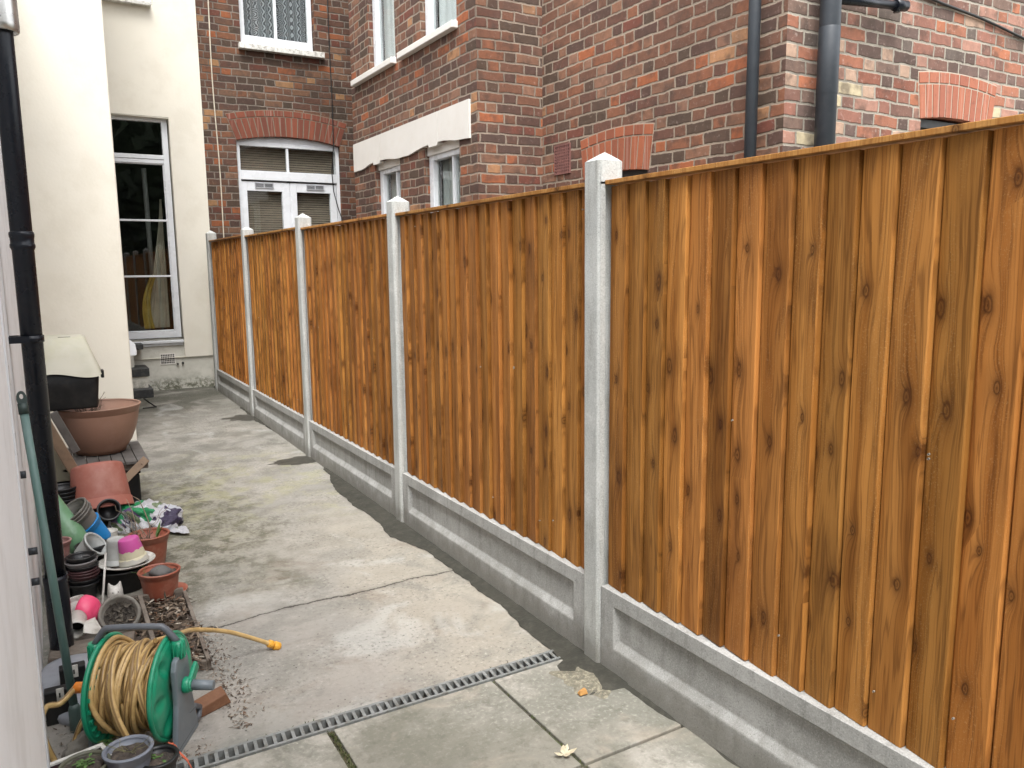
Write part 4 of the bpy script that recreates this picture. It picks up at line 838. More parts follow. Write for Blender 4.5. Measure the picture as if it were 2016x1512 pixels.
mb = MB(); mb.bar(PY(104, 812, 5.22), PY(151, 890, 5.24), .046, .014, upv=(0, -1, .2)); build('leg', mb, M['slate_wood'], chd, bevel=.005)
mb = MB(); mb.prism([(PY(88, 822, 5.3).x, PY(88, 822, 5.3).z), (PY(88, 942, 5.3).x, PY(88, 942, 5.3).z), (PY(150, 935, 5.3).x, PY(150, 935, 5.3).z)], lambda u, v, d: Vector((u, d, v)), 5.17, 5.185); build('backrest', mb, plain('faded_canvas', (.24, .225, .165), .9, (.2, .185, .13), 5), chd, bevel=.002)
# hooded bin: black base, cream hood with wavy edge and handle slot
hb = root('litter_bin', PY(140, 800, 5.40), 'black plastic box with stained cream hood perched beside the brown planter', 'box')
A_ = PY(200, 803, 5.28); zb0 = A_.z; zb1 = PY(196, 735, 5.28).z; xr = A_.x+.018; xl = xr-.40
def hull(mb, z0, z1, e0, e1, wave=0., n=24, top=False):
    def ringp(z, e, w_=0.):
        out = []
        for k in range(4*n):
            s_, t = divmod(k, n); t /= n
            cs = [(xl+e, 5.28+e), (xr-e, 5.28+e), (xr-e, 5.70-e), (xl+e, 5.70-e)]; a_, b_ = cs[s_], cs[(s_+1) % 4]
            x = a_[0]+(b_[0]-a_[0])*t; y = a_[1]+(b_[1]-a_[1])*t; c_ = .5+.5*abs(2*t-1)**6
            cx, cy = (xl+xr)/2, 5.49; f_ = 1-.06*abs(2*t-1)**8; x = cx+(x-cx)*f_; y = cy+(y-cy)*f_
            out.append(Vector((x, y, z+w_*math.cos((t-.35)*2*math.pi)*(1 if s_ == 0 else .4))))
        return out
    m = 4*n; rs = [ringp(z0, e0, wave)]+[ringp(z0+(z1-z0)*q, e0+(e1-e0)*q, wave*(1-q)) for q in (.06, .5, .95)]+[ringp(z1, e1+.018)]
    vs = [v for r_ in rs for v in r_]; fs = [(i*m+k, i*m+(k+1) % m, (i+1)*m+(k+1) % m, (i+1)*m+k) for i in range(len(rs)-1) for k in range(m)]
    if top: fs.append(tuple((len(rs)-1)*m+k for k in range(m)))
    else: fs.append(tuple(range(m))[::-1])
    mb.add(vs, fs, 0., True)
mb = MB(); hull(mb, zb0, zb1+.03, .03, .008); build('base', mb, M['black_rubber'], hb)
mb = MB(); zt2 = PY(165, 662, 5.4).z; hull(mb, zb1-.004, zt2, -.006, .070, wave=.016, top=True); build('hood', mb, M['cream_plastic'], hb)
mb = MB(); mb.box(xr-.21, xr-.145, 5.385, 5.40, zt2-.012, zt2+.002); build('handle_slot', mb, M['dark'], hb)
mb = MB(); mb.box(xr-.004, xr+.012, 5.30, 5.36, zb1-.03, zb1+.016); build('clip', mb, M['black_rubber'], hb, bevel=.003)

# --- upturned red-brown planter
c_ = PY(197, 925, 5.0)
ax = Vector((.03, -.34, -.94)).normalized()
pot('upturned_planter', 'large red brown planter turned upside down, propped before the slatted stand', PY(190, 915, 5.06), .160, .136, .262, M['terra_dusty'], ax=ax, rh=.055, out=.005, cat='planter')
# stacks behind the drainpipe
BP = pot('plant_pot', 'black plastic plant pot nested in the stack behind the drainpipe', (PY(126, 1006, 4.98).x, 4.98, .03), .078, .058, .10, M['black_plastic'], rh=.022, group='black pots stacked behind the drainpipe')
for k in range(1, 9): dup(BP, loc=(BP.location.x+rnd.uniform(-.003, .003), 4.98, .03+.021*k))
# leaning stack: blue outside, grey ones nested in it
axs = Vector((-.56, -.18, .80)).normalized(); b0 = PY(203, 1064, 4.45)
pot('plant_pot', 'bright blue plastic pot holding the leaning stack of grey pots', b0, .070, .050, .135, M['blue'], ax=axs, rh=.03)
GP = pot('plant_pot', 'grey brown plastic pot nested in the leaning stack above the blue pot', b0+axs*.092, .082, .060, .115, M['grey_pot'], ax=axs, rh=.022, group='grey pots nested in the blue pot')
for k in (1, 2): dup(GP, loc=b0+axs*(.092+.016*k))
# pale green cylinder
gc = root('plastic_tube', PY(170, 1088, 4.3), 'pale green plastic tube slanting down behind the drainpipe', 'tube')
mb = MB(); p0, p1 = PY(92, 985, 4.42), PY(166, 1084, 4.30); mb.tube([p0, p0.lerp(p1, .33), p0.lerp(p1, .66), p1], [.055, .056, .056, .054], 28); build('body', mb, M['green_cyl'], gc)
# open black pot facing the camera, white ribbed pot under it
pot('plant_pot', 'black pot lying with its dark mouth towards the camera under the upturned planter', PY(212, 1012, 4.86), .056, .044, .10, M['black_plastic'], ax=(.05, -.80, .45), rh=.02)
wr = root('ribbed_pot', (PY(213, 1060, 4.62).x, 4.62, GZ(4.6)), 'white ribbed pot standing below the open black pot', 'pot')
mb = MB(); mb.lathe([(.046+.0014*(k % 2), .004*k) for k in range(22)]+[(.050, .088), (.046, .09), (.043, .07), (.0005, .06)], 32); build('body', mb, M['white_cer'], wr, local=True)
# compost bags
def mat_bag():
    n = NT('compost_bag_film'); v = n.obj
    vo = n.voro(n.noise(v, 3.2, 3, .5, .6, col=True), 5.); c = n.ramp(n.sep(vo[1])[0], [(0, (.10, .065, .15)), (.2, (.42, .43, .47)), (.48, (.015, .22, .08)), (.60, (.035, .025, .06)), (.72, (.46, .46, .48)), (.92, (.13, .17, .09))], 'CONSTANT')
    n.bump(n.noise(v, 22, 5, .65, 1.5), .8, .02); return n.set(col=c, rough=.3)
M['bag'] = mat_bag()
def bag(name, label, c, sx, sy, sz, rot, seed):
    mb = MB(); M_ = Matrix.Translation(c) @ Matrix.Rotation(rot, 4, 'Z')
    def f(u, v):
        a_ = u*2*math.pi; b_ = (v-.5)*math.pi; x = math.copysign(abs(math.cos(a_))**.7, math.cos(a_))*math.cos(b_)**.6; y = math.copysign(abs(math.sin(a_))**.7, math.sin(a_))*math.cos(b_)**.6; z = math.sin(b_)
        p = Vector((x*sx, y*sy, max(z, -.5)*sz)); q = 1+.32*noise.noise(p*11+Vector((seed, 0, 0)))+.16*noise.noise(p*30+Vector((0, seed, 0)))+.06*noise.noise(p*70)
        return M_ @ Vector((p.x*q, p.y*q, max(p.z*q*1.1, -.5*sz)))
    mb.sheet(f, 70, 34); return tag(build(name, mb, M['bag']), label, 'bag')
bag('compost_bag', 'crumpled purple, green and white plastic compost bag on the concrete', Vector((.425, 4.86, .075)), .14, .19, .075, .5, 3.)
bag('compost_bag', 'crumpled dark purple plastic bag tucked under the upturned planter', Vector((.30, 4.90, .06)), .07, .10, .08, -.3, 11.)
mb = MB(); mb.sheet(lambda u, v: Vector((.41+.19*u, 4.62+.13*v+.04*math.sin(u*5), .026+.02*abs(noise.noise((u*5, v*5, 2)))+.012)), 18, 12); tag(build('plastic_sheet', mb, M['bag']), 'loose torn corner of plastic bag spread flat on the concrete', 'bag')
# tall terracotta pot with stems and a shoot
pI = pot('plant_pot', 'tall terracotta plastic pot with bare stems and a green shoot', (.362, 4.22, GZ(4.2)), .092, .066, .165, M['terra'], rh=.03, soil=.72)
mb = MB(); twigs(mb, (-.02, 0, .13), 9, .17, .07, .0022, 9)
mb.tube([(.0, .0, .12), (.01, .01, .2), (-.01, .02, .28), (-.03, .02, .34), (-.055, .02, .36)], [.003, .003, .0028, .0024, .002], 6)
mb.tube([(-.05, 0, .12), (-.055, .01, .22), (-.065, .015, .29), (-.085, .02, .35)], [.003, .0028, .0026, .0015], 6); build('stems', mb, M['twig'], pI, local=True)
mb = MB(); leaf(mb, (.03, 0, .12), (.35, -.1, .9), .13, .022, .1); leaf(mb, (.035, .01, .12), (.2, .2, .9), .10, .02, .1); build('shoot', mb, M['leafgreen'], pI, local=True)
# terracotta pot with stone and its saucer
pJ = pot('plant_pot', 'low terracotta pot holding a rounded grey stone, nearest of the terracotta pots', (.352, 3.745, GZ(3.7)+.012), .084, .068, .130, M['terra'], rh=.022, soil=.84)
mb = MB()
def stone(u, v):
    a_ = u*2*math.pi; b_ = (v-.5)*math.pi; p = Vector((math.cos(a_)*math.cos(b_)*.046, math.sin(a_)*math.cos(b_)*.036, math.sin(b_)*.030)); return p*(1+.25*noise.noise(p*26))+Vector((.006, -.005, .120))
mb.sheet(stone, 28, 16); tag(build('stone', mb, plain('grey_stone', (.125, .12, .115), .8, (.09, .087, .083), 20, bump=.3, bs=60), None), '', ''); st_ = bpy.data.objects['stone']
st_.location = st_.location + pJ.location; tag(st_, 'rounded dark grey stone sitting in the low terracotta pot', 'stone')
mb = MB(); twigs(mb, (-.05, .02, .10), 4, .05, .03, .0012, 15); leaf(mb, (-.05, .01, .10), (-.5, -.3, .4), .03, .012); build('seedling', mb, M['leafgreen'], pJ, local=True)
sr = root('saucer', (.392, 3.80, GZ(3.7)), 'red brown plastic saucer sticking out behind the low terracotta pot', 'saucer')
mb = MB(); mb.lathe([(.0005, 0), (.070, 0), (.082, .022), (.080, .024), (.068, .004), (.0005, .004)], 32); build('dish', mb, M['terra'], sr, local=True)
# black tub, white dish, two upturned pots
tb = root('black_tub', (.215, 3.99, GZ(4.)), 'low black plastic tub under the white dish', 'tub')
mb = MB(); mb.lathe([(.0005, 0), (.096, 0), (.101, .006), (.110, .095), (.115, .098), (.115, .105), (.107, .106), (.098, .012), (.0005, .01)], 36); build('body', mb, M['black_rubber'], tb, local=True)
dz = GZ(4.)+.108
ds_ = root('white_dish', (.240, 3.985, dz), 'wide white dish lying on the black tub', 'dish'); mb = MB(); mb.lathe([(.0005, 0), (.085, 0), (.121, .018), (.124, .022), (.120, .024), (.084, .006), (.0005, .006)], 40); build('plate', mb, M['white_cer'], ds_, local=True)
mb = MB(); nn = 24; mb.add([(0, 0, .0075)]+[(.075*(1+.2*math.sin(k*2.3))*math.cos(k*.2618), .06*(1+.2*math.cos(k*1.7))*math.sin(k*.2618), .0072) for k in range(nn)], [(0, 1+k, 1+(k+1) % nn) for k in range(nn)]); build('dirt', mb, M['soil'], ds_, local=True)
pot('upturned_pot', 'pale grey pot upside down on the white dish, left one', (.203, 4.00, dz+.012+.118), .050, .039, .118, M['lgrey_pot'], ax=(.0, .02, -1), rh=.02)
pot('upturned_pot', 'clay pot with bright pink paint upside down on the white dish', (.250, 3.955, dz+.014+.122), .060, .044, .118, M['pink_paint'], ax=(.16, -.05, -1), rh=.026)
# tilted pale grey pots on the pots behind
BS = pot('plant_pot', 'black plastic pot in the short stack behind the tall stack', (.098, 4.17, GZ(4.1)), .068, .050, .11, M['black_plastic'], rh=.02, group='black pots in the short stack')
for k in range(1, 4): dup(BS, loc=(.098+.003*k, 4.17, GZ(4.1)+.022*k))
pot('plant_pot', 'pale grey pot lying tilted on the short black stack', PY(160, 1096, 4.12), .060, .042, .10, M['lgrey_pot'], ax=(.66, -.34, .62), rh=.016)
# tall stack of black pots
NP = pot('plant_pot', 'black plastic pot in the tall stack right of the drainpipe', (.058, 3.93, GZ(3.9)), .059, .044, .085, M['black_plastic'], rh=.018, group='black pots in the tall stack')
for k, (dz_, s_) in enumerate([(.018, 1.), (.030, .98), (.042, 1.), (.054, 1.), (.066, .98), (.078, 1.0), (.104, 1.02), (.122, .98)]):
    o = dup(NP, loc=(.058+rnd.uniform(-.002, .002), 3.93+rnd.uniform(-.002, .002), GZ(3.9)+dz_), rot=(rnd.uniform(-.04, .04), rnd.uniform(-.05, .05), 0)); o.scale = (s_, s_, 1)
    if k == 6:
        for ch in o.children: ch.data = ch.data.copy(); ch.data.materials[0] = plain('worn_grey_pot', (.20, .19, .19), .4, (.12, .115, .115), 8)
        o['label'] = 'worn grey pot near the top of the tall black stack'; 
    elif k in (2, 3, 4):
        mt = bpy.data.materials.get('maroon_pot') or plain('maroon_pot', (.060, .022, .024), .45, (.045, .018, .02), 8)
        for ch in o.children: ch.data = ch.data.copy(); ch.data.materials[0] = mt
        o['label'] = 'maroon plastic pot in the middle of the tall black stack'
SP = pot('plant_pot', 'black plastic pot in the stack half hidden by the drainpipe', (-.035, 3.98, GZ(3.9)), .056, .042, .085, M['black_plastic'], rh=.018, group='black pots half hidden by the drainpipe')
for k in range(1, 6): dup(SP, loc=(-.035+rnd.uniform(-.002, .002), 3.98, GZ(3.9)+.020*k))
pot('plant_pot', 'dusty pink clay pot standing on the stack half hidden by the drainpipe', (-.030, 3.99, GZ(3.9)+.175), .050, .038, .10, plain('dusty_pink_clay', (.30, .15, .13), .7, (.22, .11, .10), 8, (.5, .4, .35), .4, 12), rh=.02)
# cat-shaped jar
ct = root('cat_jar', (.172, 3.79, GZ(3.8)), 'small off-white pottery cat in front of the black tub', 'ornament')
mb = MB()
def cat(u, v):
    a_ = u*2*math.pi; z = v*.088; r_ = .033*(1-.18*v)*math.sqrt(max(0, 1-max(0, (v-.72)/.28)**2.2)) + .0008
    p = Vector((r_*math.cos(a_)*1.05, r_*math.sin(a_)*.9, z))
    for s_ in (-1, 1):
        e = Vector((s_*.021, 0, .084)); d = (Vector((p.x, p.y, p.z))-e).length
        p.z += .026*math.exp(-(d/.0095)**2); p.x += s_*.004*math.exp(-(d/.012)**2)
    m = Vector((0, -.028, .060)); d = (p-m).length; p.y -= .007*math.exp(-(d/.011)**2); return p
mb.sheet(cat, 64, 44); build('body', mb, M['white_cer'], ct, local=True)
mb = MB()
for s_ in (-1, 1): mb.lathe([(.0002, .0012), (.0022, .0006), (.0026, 0)], 8, axisM((s_*.0105, -.0285, .068), (s_*.2, -1, .1)))
build('eyes', mb, M['dark'], ct, local=True)
# white cane
mb = MB(); mb.tube([PY(208, 1088, 3.86), PY(205, 1140, 3.82), (PY(201, 1196, 3.74))], .0048, 10); tag(build('white_rod', mb, M['white_cer']), 'thin white rod leaning against the black tub', 'rod')
# pink bowl on its side and what lies round it
pb = PY(193, 1206, 3.52)
bw = root('pink_bowl', pb, 'bright pink plastic bowl lying on its side', 'bowl', None, Vector((-.86, .50, .08)).normalized().to_track_quat('Z', 'Y').to_euler())
mb = MB(); mb.lathe([(.0005, 0), (.024, 0), (.026, .003)]+[(.026+.033*math.sin(t*math.pi/2/8*1.0), .003+.052*(1-math.cos(t*math.pi/2/8))) for t in range(9)]+[(.0575, .055), (.024, .007), (.0005, .006)], 44); mb.v = [v*1.14 for v in mb.v]; build('shell', mb, M['pink'], bw, local=True)
pot('plant_pot', 'round cream clay pot lying behind the pink bowl', PY(150, 1222, 3.62), .058, .050, .085, M['white_cer'], ax=(-.25, .55, .80), rh=.016)
wp = root('waste_pipe_end', PY(152, 1252, 3.44), 'white plastic pipe end with dark mouth facing the camera', 'pipe')
mb = MB(); o_ = PY(150, 1241, 3.40); dA = Vector((.10, 1, .12)).normalized(); M_ = axisM(o_, dA)
mb.lathe([(.0325, 0), (.0355, .001), (.0365, .012), (.0345, .016), (.0345, .10), (.0315, .10), (.0315, .002), (.0325, 0)], 32, M_); build('ring', mb, M['white_cer'], wp)
mb = MB(); mb.lathe([(.0005, .06), (.0312, .06)], 32, M_); build('mouth', mb, M['dark'], wp)
sh = MB(); pts = [PY(163, 1246, 3.36), PY(166, 1226, 3.40), PY(188, 1217, 3.44), PY(193, 1232, 3.42), PY(202, 1240, 3.40), PY(199, 1247, 3.38), PY(184, 1248, 3.36)]
sh.add(pts+[p+Vector((0, .03, -.006)) for p in pts], [tuple(range(7)), tuple(range(13, 6, -1))]+[(k, (k+1) % 7, 7+(k+1) % 7, 7+k) for k in range(7)]); tag(build('broken_crockery', sh, M['white_cer'], bevel=.002), 'jagged piece of broken white crockery beside the white pipe end', 'fragment')
# stone bowl full of leaves
sb = root('stone_bowl', (.172, 3.563, .030), 'weathered grey stone bowl tipped towards the camera, filled with dead leaves', 'bowl', None, Vector((-.05, -.72, .69)).to_track_quat('Z', 'Y').to_euler())
mb = MB(); mb.lathe([(.0005, 0), (.045, 0), (.072, .03), (.082, .07), (.080, .085), (.072, .088), (.066, .080), (.060, .05), (.0005, .035)], 40, jig=.02); build('shell', mb, M['stone'], sb, local=True)
M['leaf_litter'] = None
def mat_leaves(name, pal):
    n = NT(name); wn = n.white(n.comb(n.attr(), 1., 2.))[0]; c = n.ramp(wn, pal, 'CONSTANT'); c = n.mix(n.m_('MULTIPLY', n.noise(n.pos, 90), .5), c, (.05, .04, .03)); return n.set(col=c, rough=.85, spec=.2)
M['leaf_litter'] = mat_leaves('leaf_litter', [(0, (.16, .12, .09)), (.2, (.10, .075, .055)), (.4, (.22, .165, .12)), (.55, (.065, .05, .042)), (.72, (.30, .235, .175)), (.85, (.19, .105, .065)), (.94, (.46, .41, .34))])
M['leaf_grey'] = mat_leaves('grey_leaf_litter', [(0, (.085, .075, .062)), (.3, (.055, .048, .042)), (.6, (.13, .115, .095)), (.9, (.20, .175, .14))])
rl = random.Random(21)
def litter(mb, n, fn, L0=.018, L1=.05, lift=.01, up_=.35):
    for _ in range(n):
        p, ok = fn()
        if not ok: continue
        leaf(mb, p+Vector((0, 0, rl.uniform(0, lift))), (rl.uniform(-1, 1), rl.uniform(-1, 1), rl.uniform(-up_, up_)), rl.uniform(L0, L1), rl.uniform(.35, .7)*L0*1.2, rl.uniform(-.3, .6), rl.random()*99)
mb = MB()
def fb():
    a_, r_ = rl.uniform(0, 6.28), .058*math.sqrt(rl.random()); return Vector((r_*math.cos(a_), r_*math.sin(a_), .050+.008*rl.random())), True
litter(mb, 150, fb, .016, .036, .006, .5); mb.lathe([(.0005, .050), (.0615, .052)], 30, a=3.); o = build('leaves', mb, M['leaf_grey'], sb, local=True, flip=False)
# timber edged bed with dead leaves
bd = root('timber_bed', (.29, 3.35, GZ(3.3)), 'shallow weathered timber frame full of dead leaves beside the stone bowl', 'planter')
def plank(p, q, h, t, nm='side_board', mat='timber_old'):
    mb = MB(); p = Vector((p[0], p[1], GZ(p[1]))); q = Vector((q[0], q[1], GZ(q[1]))); d = (q-p); L = d.length; d.normalize(); s_ = Vector((d.y, -d.x, 0)).normalized()
    M_ = Matrix(((d.x, s_.x, 0, p.x), (d.y, s_.y, 0, p.y), (d.z, 0, 1, p.z), (0, 0, 0, 1))); mb.box(0, L, -t/2, t/2, 0, h, 0., M_); build(nm, mb, M[mat], bd, bevel=.003)
plank((.445, 3.70), (.425, 2.98), .040, .016); plank((.20, 3.71), (.44, 3.70), .055, .02); plank((.262, 3.70), (.262, 3.08), .062, .018, 'divider'); plank((.23, 3.03), (.42, 2.99), .035, .02)
g = MB()
def fbed():
    x, y = rl.uniform(.21, .435), rl.uniform(3.0, 3.69); return Vector((x, y, GZ(y)+.010+.03*rl.random()**2)), abs(x-.262) > .012
litter(g, 900, fbed, .02, .055, .012, .45); g.quad((.205, 3.0, .022), (.435, 3.0, .022), (.435, 3.69, .03), (.205, 3.69, .03), 3.)
build('dead_leaves', g, M['leaf_litter'], flip=False, kind='stuff'); tag(bpy.data.objects['dead_leaves'], 'brown and pale dead leaves heaped in the timber frame', 'leaves')
g = MB()
def fsc():
    y = rl.uniform(2.52, 3.35); x = .36+abs(rl.gauss(0, .055))+(.06 if y < 2.9 else .05); return Vector((x, y, GZ(y)+.001)), x < .56
litter(g, 420, fsc, .008, .026, .006, .25)
def fsc2():
    x = rl.uniform(.18, .34); return Vector((x, 2.47+rl.gauss(0, .03), .004)), True
litter(g, 90, fsc2, .006, .02, .003, .2)
def fsc3():
    x, y = rl.uniform(-.08, .12), rl.uniform(2.35, 2.85); return Vector((x, y, GZ(y)+.001)), True
litter(g, 160, fsc3, .008, .024, .004, .25)
def fsc4():
    x, y = rl.uniform(.3, 1.6), rl.uniform(2.5, 9.9); return Vector((x, y, GZ(y)+.001)), rl.random() < .6
litter(g, 110, fsc4, .006, .022, .002, .15)
tag(build('leaf_debris', g, M['leaf_litter'], flip=False, kind='stuff'), 'dry leaf crumbs scattered on the concrete around the hose reel', 'leaves')
# grey beam block
bm_ = root('timber_baulk', (.09, 3.38, GZ(3.35)), 'heavy weathered grey timber baulk lying behind the hose reel', 'timber')
mb = MB(); Mb = Matrix.Translation((.055, 3.262, GZ(3.26))) @ Matrix.Rotation(R(-8), 4, 'Z'); nx = 26
def bk(u, v):    # rough profile swept along x
    pr = [(-.062, 0), (-.066, .035), (-.060, .072), (-.03, .078), (.05, .076), (.062, .07), (.062, 0)]; t = v*(len(pr)-1); i = min(int(t), len(pr)-2); f_ = t-i
    y = pr[i][0]+(pr[i+1][0]-pr[i][0])*f_; z = pr[i][1]+(pr[i+1][1]-pr[i][1])*f_; x = -.14+u*.285
    w_ = .006*noise.noise((x*20, y*20, z*30)); return Mb @ Vector((x, y+w_, z+w_*.7))
mb.sheet(bk, nx, 30, 0., True); e = [bk(1, j/30) for j in range(31)]; mb.add(e, [tuple(range(31))]); e = [bk(0, j/30) for j in range(31)]; mb.add(e, [tuple(range(31))]); build('block', mb, M['timber_old'], bm_)
# grey plastic lid with hole
gl_ = root('meter_box', (.03, 3.0, GZ(3.)), 'smooth grey plastic box cover with a dark round hole behind the hose reel', 'box')
mb = MB(); cx, cy = .045, 3.03
poly = []
for k in range(40):
    a_ = 2*math.pi*k/40; ex = .155*math.copysign(abs(math.cos(a_))**.6, math.cos(a_)); ey = .21*math.copysign(abs(math.sin(a_))**.6, math.sin(a_)); poly.append((ex, ey))
ML = Matrix.Translation((cx, cy, GZ(3.)+.045)) @ Matrix.Rotation(R(10), 4, 'Z') @ Matrix.Rotation(R(7), 4, 'X')
rings = [(1., -.03), (1.02, -.012), (.99, 0.), (.90, .006), (.45, .009)]; vs = []
for f_, z in rings: vs += [ML @ Vector((x*f_, y*f_, z)) for x, y in poly]
hx, hy = .030, -.075; hol = [ML @ Vector((hx+.038*math.cos(2*math.pi*k/40), hy+.042*math.sin(2*math.pi*k/40), .010)) for k in range(40)]; hol2 = [p-Vector((0, 0, .03)) for p in hol]
vs += hol+hol2; m = 40; fs = [(i*m+k, i*m+(k+1) % m, (i+1)*m+(k+1) % m, (i+1)*m+k) for i in range(6) for k in range(m)]; mb.add(vs, fs, 0., True); build('shell', mb, M['grey_plastic'], gl_)
mb = MB(); mb.add(hol2, [tuple(range(40))]); build('hole', mb, M['dark'], gl_)
for px, py, y, lb in ((146, 1322, 2.98, 'upper'), (118, 1368, 2.86, 'lower')):
    p = PY(px, py, y); b_ = root('wall_bracket', p, 'small white metal bracket standing by the green pole, %s one' % lb, 'bracket'); mb = MB(); mb.box(p.x-.010, p.x+.012, p.y, p.y+.004, p.z-.022, p.z+.022); build('plate', mb, M['white_cer'], b_, bevel=.001)
    mb = MB(); mb.box(p.x-.003, p.x+.002, p.y-.001, p.y, p.z-.009, p.z+.007); build('slot', mb, M['dark'], b_)
    mb = MB(); mb.box(p.x-.045, p.x+.035, p.y+.006, p.y+.05, GZ(y)-.01, p.z+.012); build('mount', mb, M['black_rubber'], b_, bevel=.004)
# green pole
gp = root('green_pole', PY(150, 1436, 2.80), 'long green metal pole with hanging cap leaning across the drainpipe', 'pole')
t0, t1 = PY(47, 812, 2.97), PY(146, 1392, 2.81); mb = MB(); mb.tube([t0, t0.lerp(t1, .5)+Vector((.001, 0, 0)), t1], .0128, 16); build('tube', mb, M['green_tube'], gp)
dd_ = (t0-t1).normalized(); sd_ = Vector((.9, .1, -.1)); sd_ = (sd_-dd_*sd_.dot(dd_)).normalized(); nd = dd_.cross(sd_)
mb = MB(); mb.tube([t0-dd_*.005, t0+dd_*.03], [.0150, .0145], 16)
fcap = lambda u, v, d: t0+dd_*(.028+v)+sd_*u+nd*d
oc = [(-.0145, 0), (.0145, 0), (.0140, .030), (.010, .043), (0, .048), (-.010, .043), (-.0140, .030)]; hc = [(.0055*math.cos(a*math.pi/4), .034+.0085*math.sin(a*math.pi/4)) for a in range(8)]
for d0 in (-.006, .006): pass
n7 = len(oc)
import itertools
outer = [(.0145*math.cos(2*math.pi*k/16-math.pi/2)*(1.), .016+.026*math.sin(2*math.pi*k/16-math.pi/2)) for k in range(16)]; inner = [(.0060*math.cos(2*math.pi*k/16-math.pi/2), .024+.0085*math.sin(2*math.pi*k/16-math.pi/2)) for k in range(16)]
vs = [fcap(*p, -.006) for p in outer]+[fcap(*p, -.006) for p in inner]+[fcap(*p, .006) for p in outer]+[fcap(*p, .006) for p in inner]; fs = []
for k in range(16):
    k2 = (k+1) % 16; fs += [(k, k2, 16+k2, 16+k), (32+k, 48+k, 48+k2, 32+k2), (k, 32+k, 32+k2, k2), (16+k, 16+k2, 48+k2, 48+k)]
mb.add(vs, fs); build('handle_cap', mb, M['dkgreen'], gp)
mb = MB(); mb.tube([t1+dd_*.01, t1-dd_*.004, t1-dd_*.05, t1-dd_*.088], [.0135, .0185, .021, .0235], 18); mb.tube([t1-dd_*.088, t1-dd_*.098], [.027, .024], 18); build('socket', mb, plain('green_grey_socket', (.060, .095, .085), .5, (.045, .075, .068), 8, (.18, .2, .19), .4, 22), gp)
for px, py, y, l_, nm in ((43, 935, 3.05, .055, 'upper'), (66, 1085, 3.05, .05, 'middle'), (70, 1145, 3.06, .05, 'lower')):
    p = PY(px, py, y); mb = MB(); mb.tube([Vector((-.112, p.y, p.z)), p+Vector((.012, 0, 0))], .013, 12); tag(build('pipe_stub', mb, M['pipe_grey']), 'short grey pipe stub on the white wall behind the green pole, %s one' % nm, 'pipe')

# ---------------------------------------------------------------- hose reel
HY = NT('hose_yellow'); c = HY.mix(HY.step(HY.noise(HY.pos, 25, 4), .4, .65), (.54, .37, .16), (.45, .295, .115)); c = HY.mix(HY.m_('MULTIPLY', HY.m_('GREATER_THAN', HY.attr(), .5), .8), c, (.15, .085, .03)); c = HY.mix(HY.m_('MULTIPLY', HY.step(HY.noise(HY.pos, 60, 5, .7), .52, .7), .5), c, (.20, .13, .06)); M['hose'] = HY.set(col=c, rough=.42)
M['rgreen'] = plain('reel_green', (.008, .255, .135), .35, (.007, .22, .115), 5, (.12, .36, .25), .25, 14, .04, 40)
M['rgrey'] = plain('reel_grey', (.155, .185, .205), .42, (.14, .165, .185), 5, (.25, .26, .27), .25, 14, .05, 40)
M['tube_grey'] = plain('handle_grey', (.115, .125, .14), .4, (.10, .11, .125), 6)
M['orange'] = plain('orange_connector', (.72, .22, .025), .4, (.66, .19, .02), 9)
M['amber'] = plain('amber_connector', (.72, .36, .045), .4, (.66, .32, .04), 9)
A = PZ(334, 1349, .198); B = PZ(216, 1352, .198); ax = (A-B); AL = ax.length; ax.normalize(); vz = Vector((0, 0, 1)); sd3 = vz.cross(ax).normalized()    # sd3: away from the camera
RL = root('hose_reel', (A+B)/2-Vector((0, 0, .198)), 'green and grey hose reel wound with yellow garden hose', 'hose reel')
RR = .158
def flange(c, s_, dents, parts=True):
    mb = MB(); nr, na = 16, 96
    def f(side):
        def g_(u, v):
            r_ = .02+(RR-.02)*v; a_ = u*2*math.pi; d = .010+.010*math.sin(v*math.pi*.9)
            if dents:
                k = (a_*7/(2*math.pi)) % 1; dn = math.exp(-((k-.5)/.16)**2)*math.exp(-((r_-RR*.74)/.026)**2); d -= .016*dn
            if v > .93: d -= .010*((v-.93)/.07)**2
            off = d if side > 0 else -.006
            return c+ax*(s_*off)+(sd3*math.cos(a_)+vz*math.sin(a_))*r_
        return g_
    mb.sheet(f(1), na, nr); mb.sheet(f(-1), na, nr)
    o1 = [c+ax*(s_*.0)+(sd3*math.cos(2*math.pi*k/na)+vz*math.sin(2*math.pi*k/na))*RR for k in range(na+1)]
    rim = lambda t: c+(sd3*math.cos(t)+vz*math.sin(t))*RR
    mb.tube([rim(2*math.pi*k/72)+ax*s_*.003 for k in range(72)], .0075, 8, closed=True)
    return mb
build('flange', flange(A, 1, True), M['rgreen'], RL)
mb = flange(B, -1, False)
for k in range(26):      # ribs and notches inside the far flange
    a_ = 2*math.pi*k/26; e = sd3*math.cos(a_)+vz*math.sin(a_); t_ = -sd3*math.sin(a_)+vz*math.cos(a_)
    Mr = Matrix(((e.x, t_.x, ax.x, B.x), (e.y, t_.y, ax.y, B.y), (e.z, t_.z, ax.z, B.z), (0, 0, 0, 1))); mb.box(RR*.78, RR*.955, -.006, .006, .004, .013, 0., Mr)
build('flange', mb, M['rgreen'], RL)
mb = MB(); mb.tube([B, A], .062, 28); build('drum', mb, M['rgreen'], RL)
rh_ = random.Random(5)
def stube(mb, pts, r, n=10):
    f0 = len(mb.f); mb.tube(pts, r, n)
    m = len(pts)
    for i in range(m-1):
        for k in (2, 3) if n > 8 else (2,): mb.a[f0+i*n+k] = 1.
        mb.a[f0+i*n+7 % n] = 1.
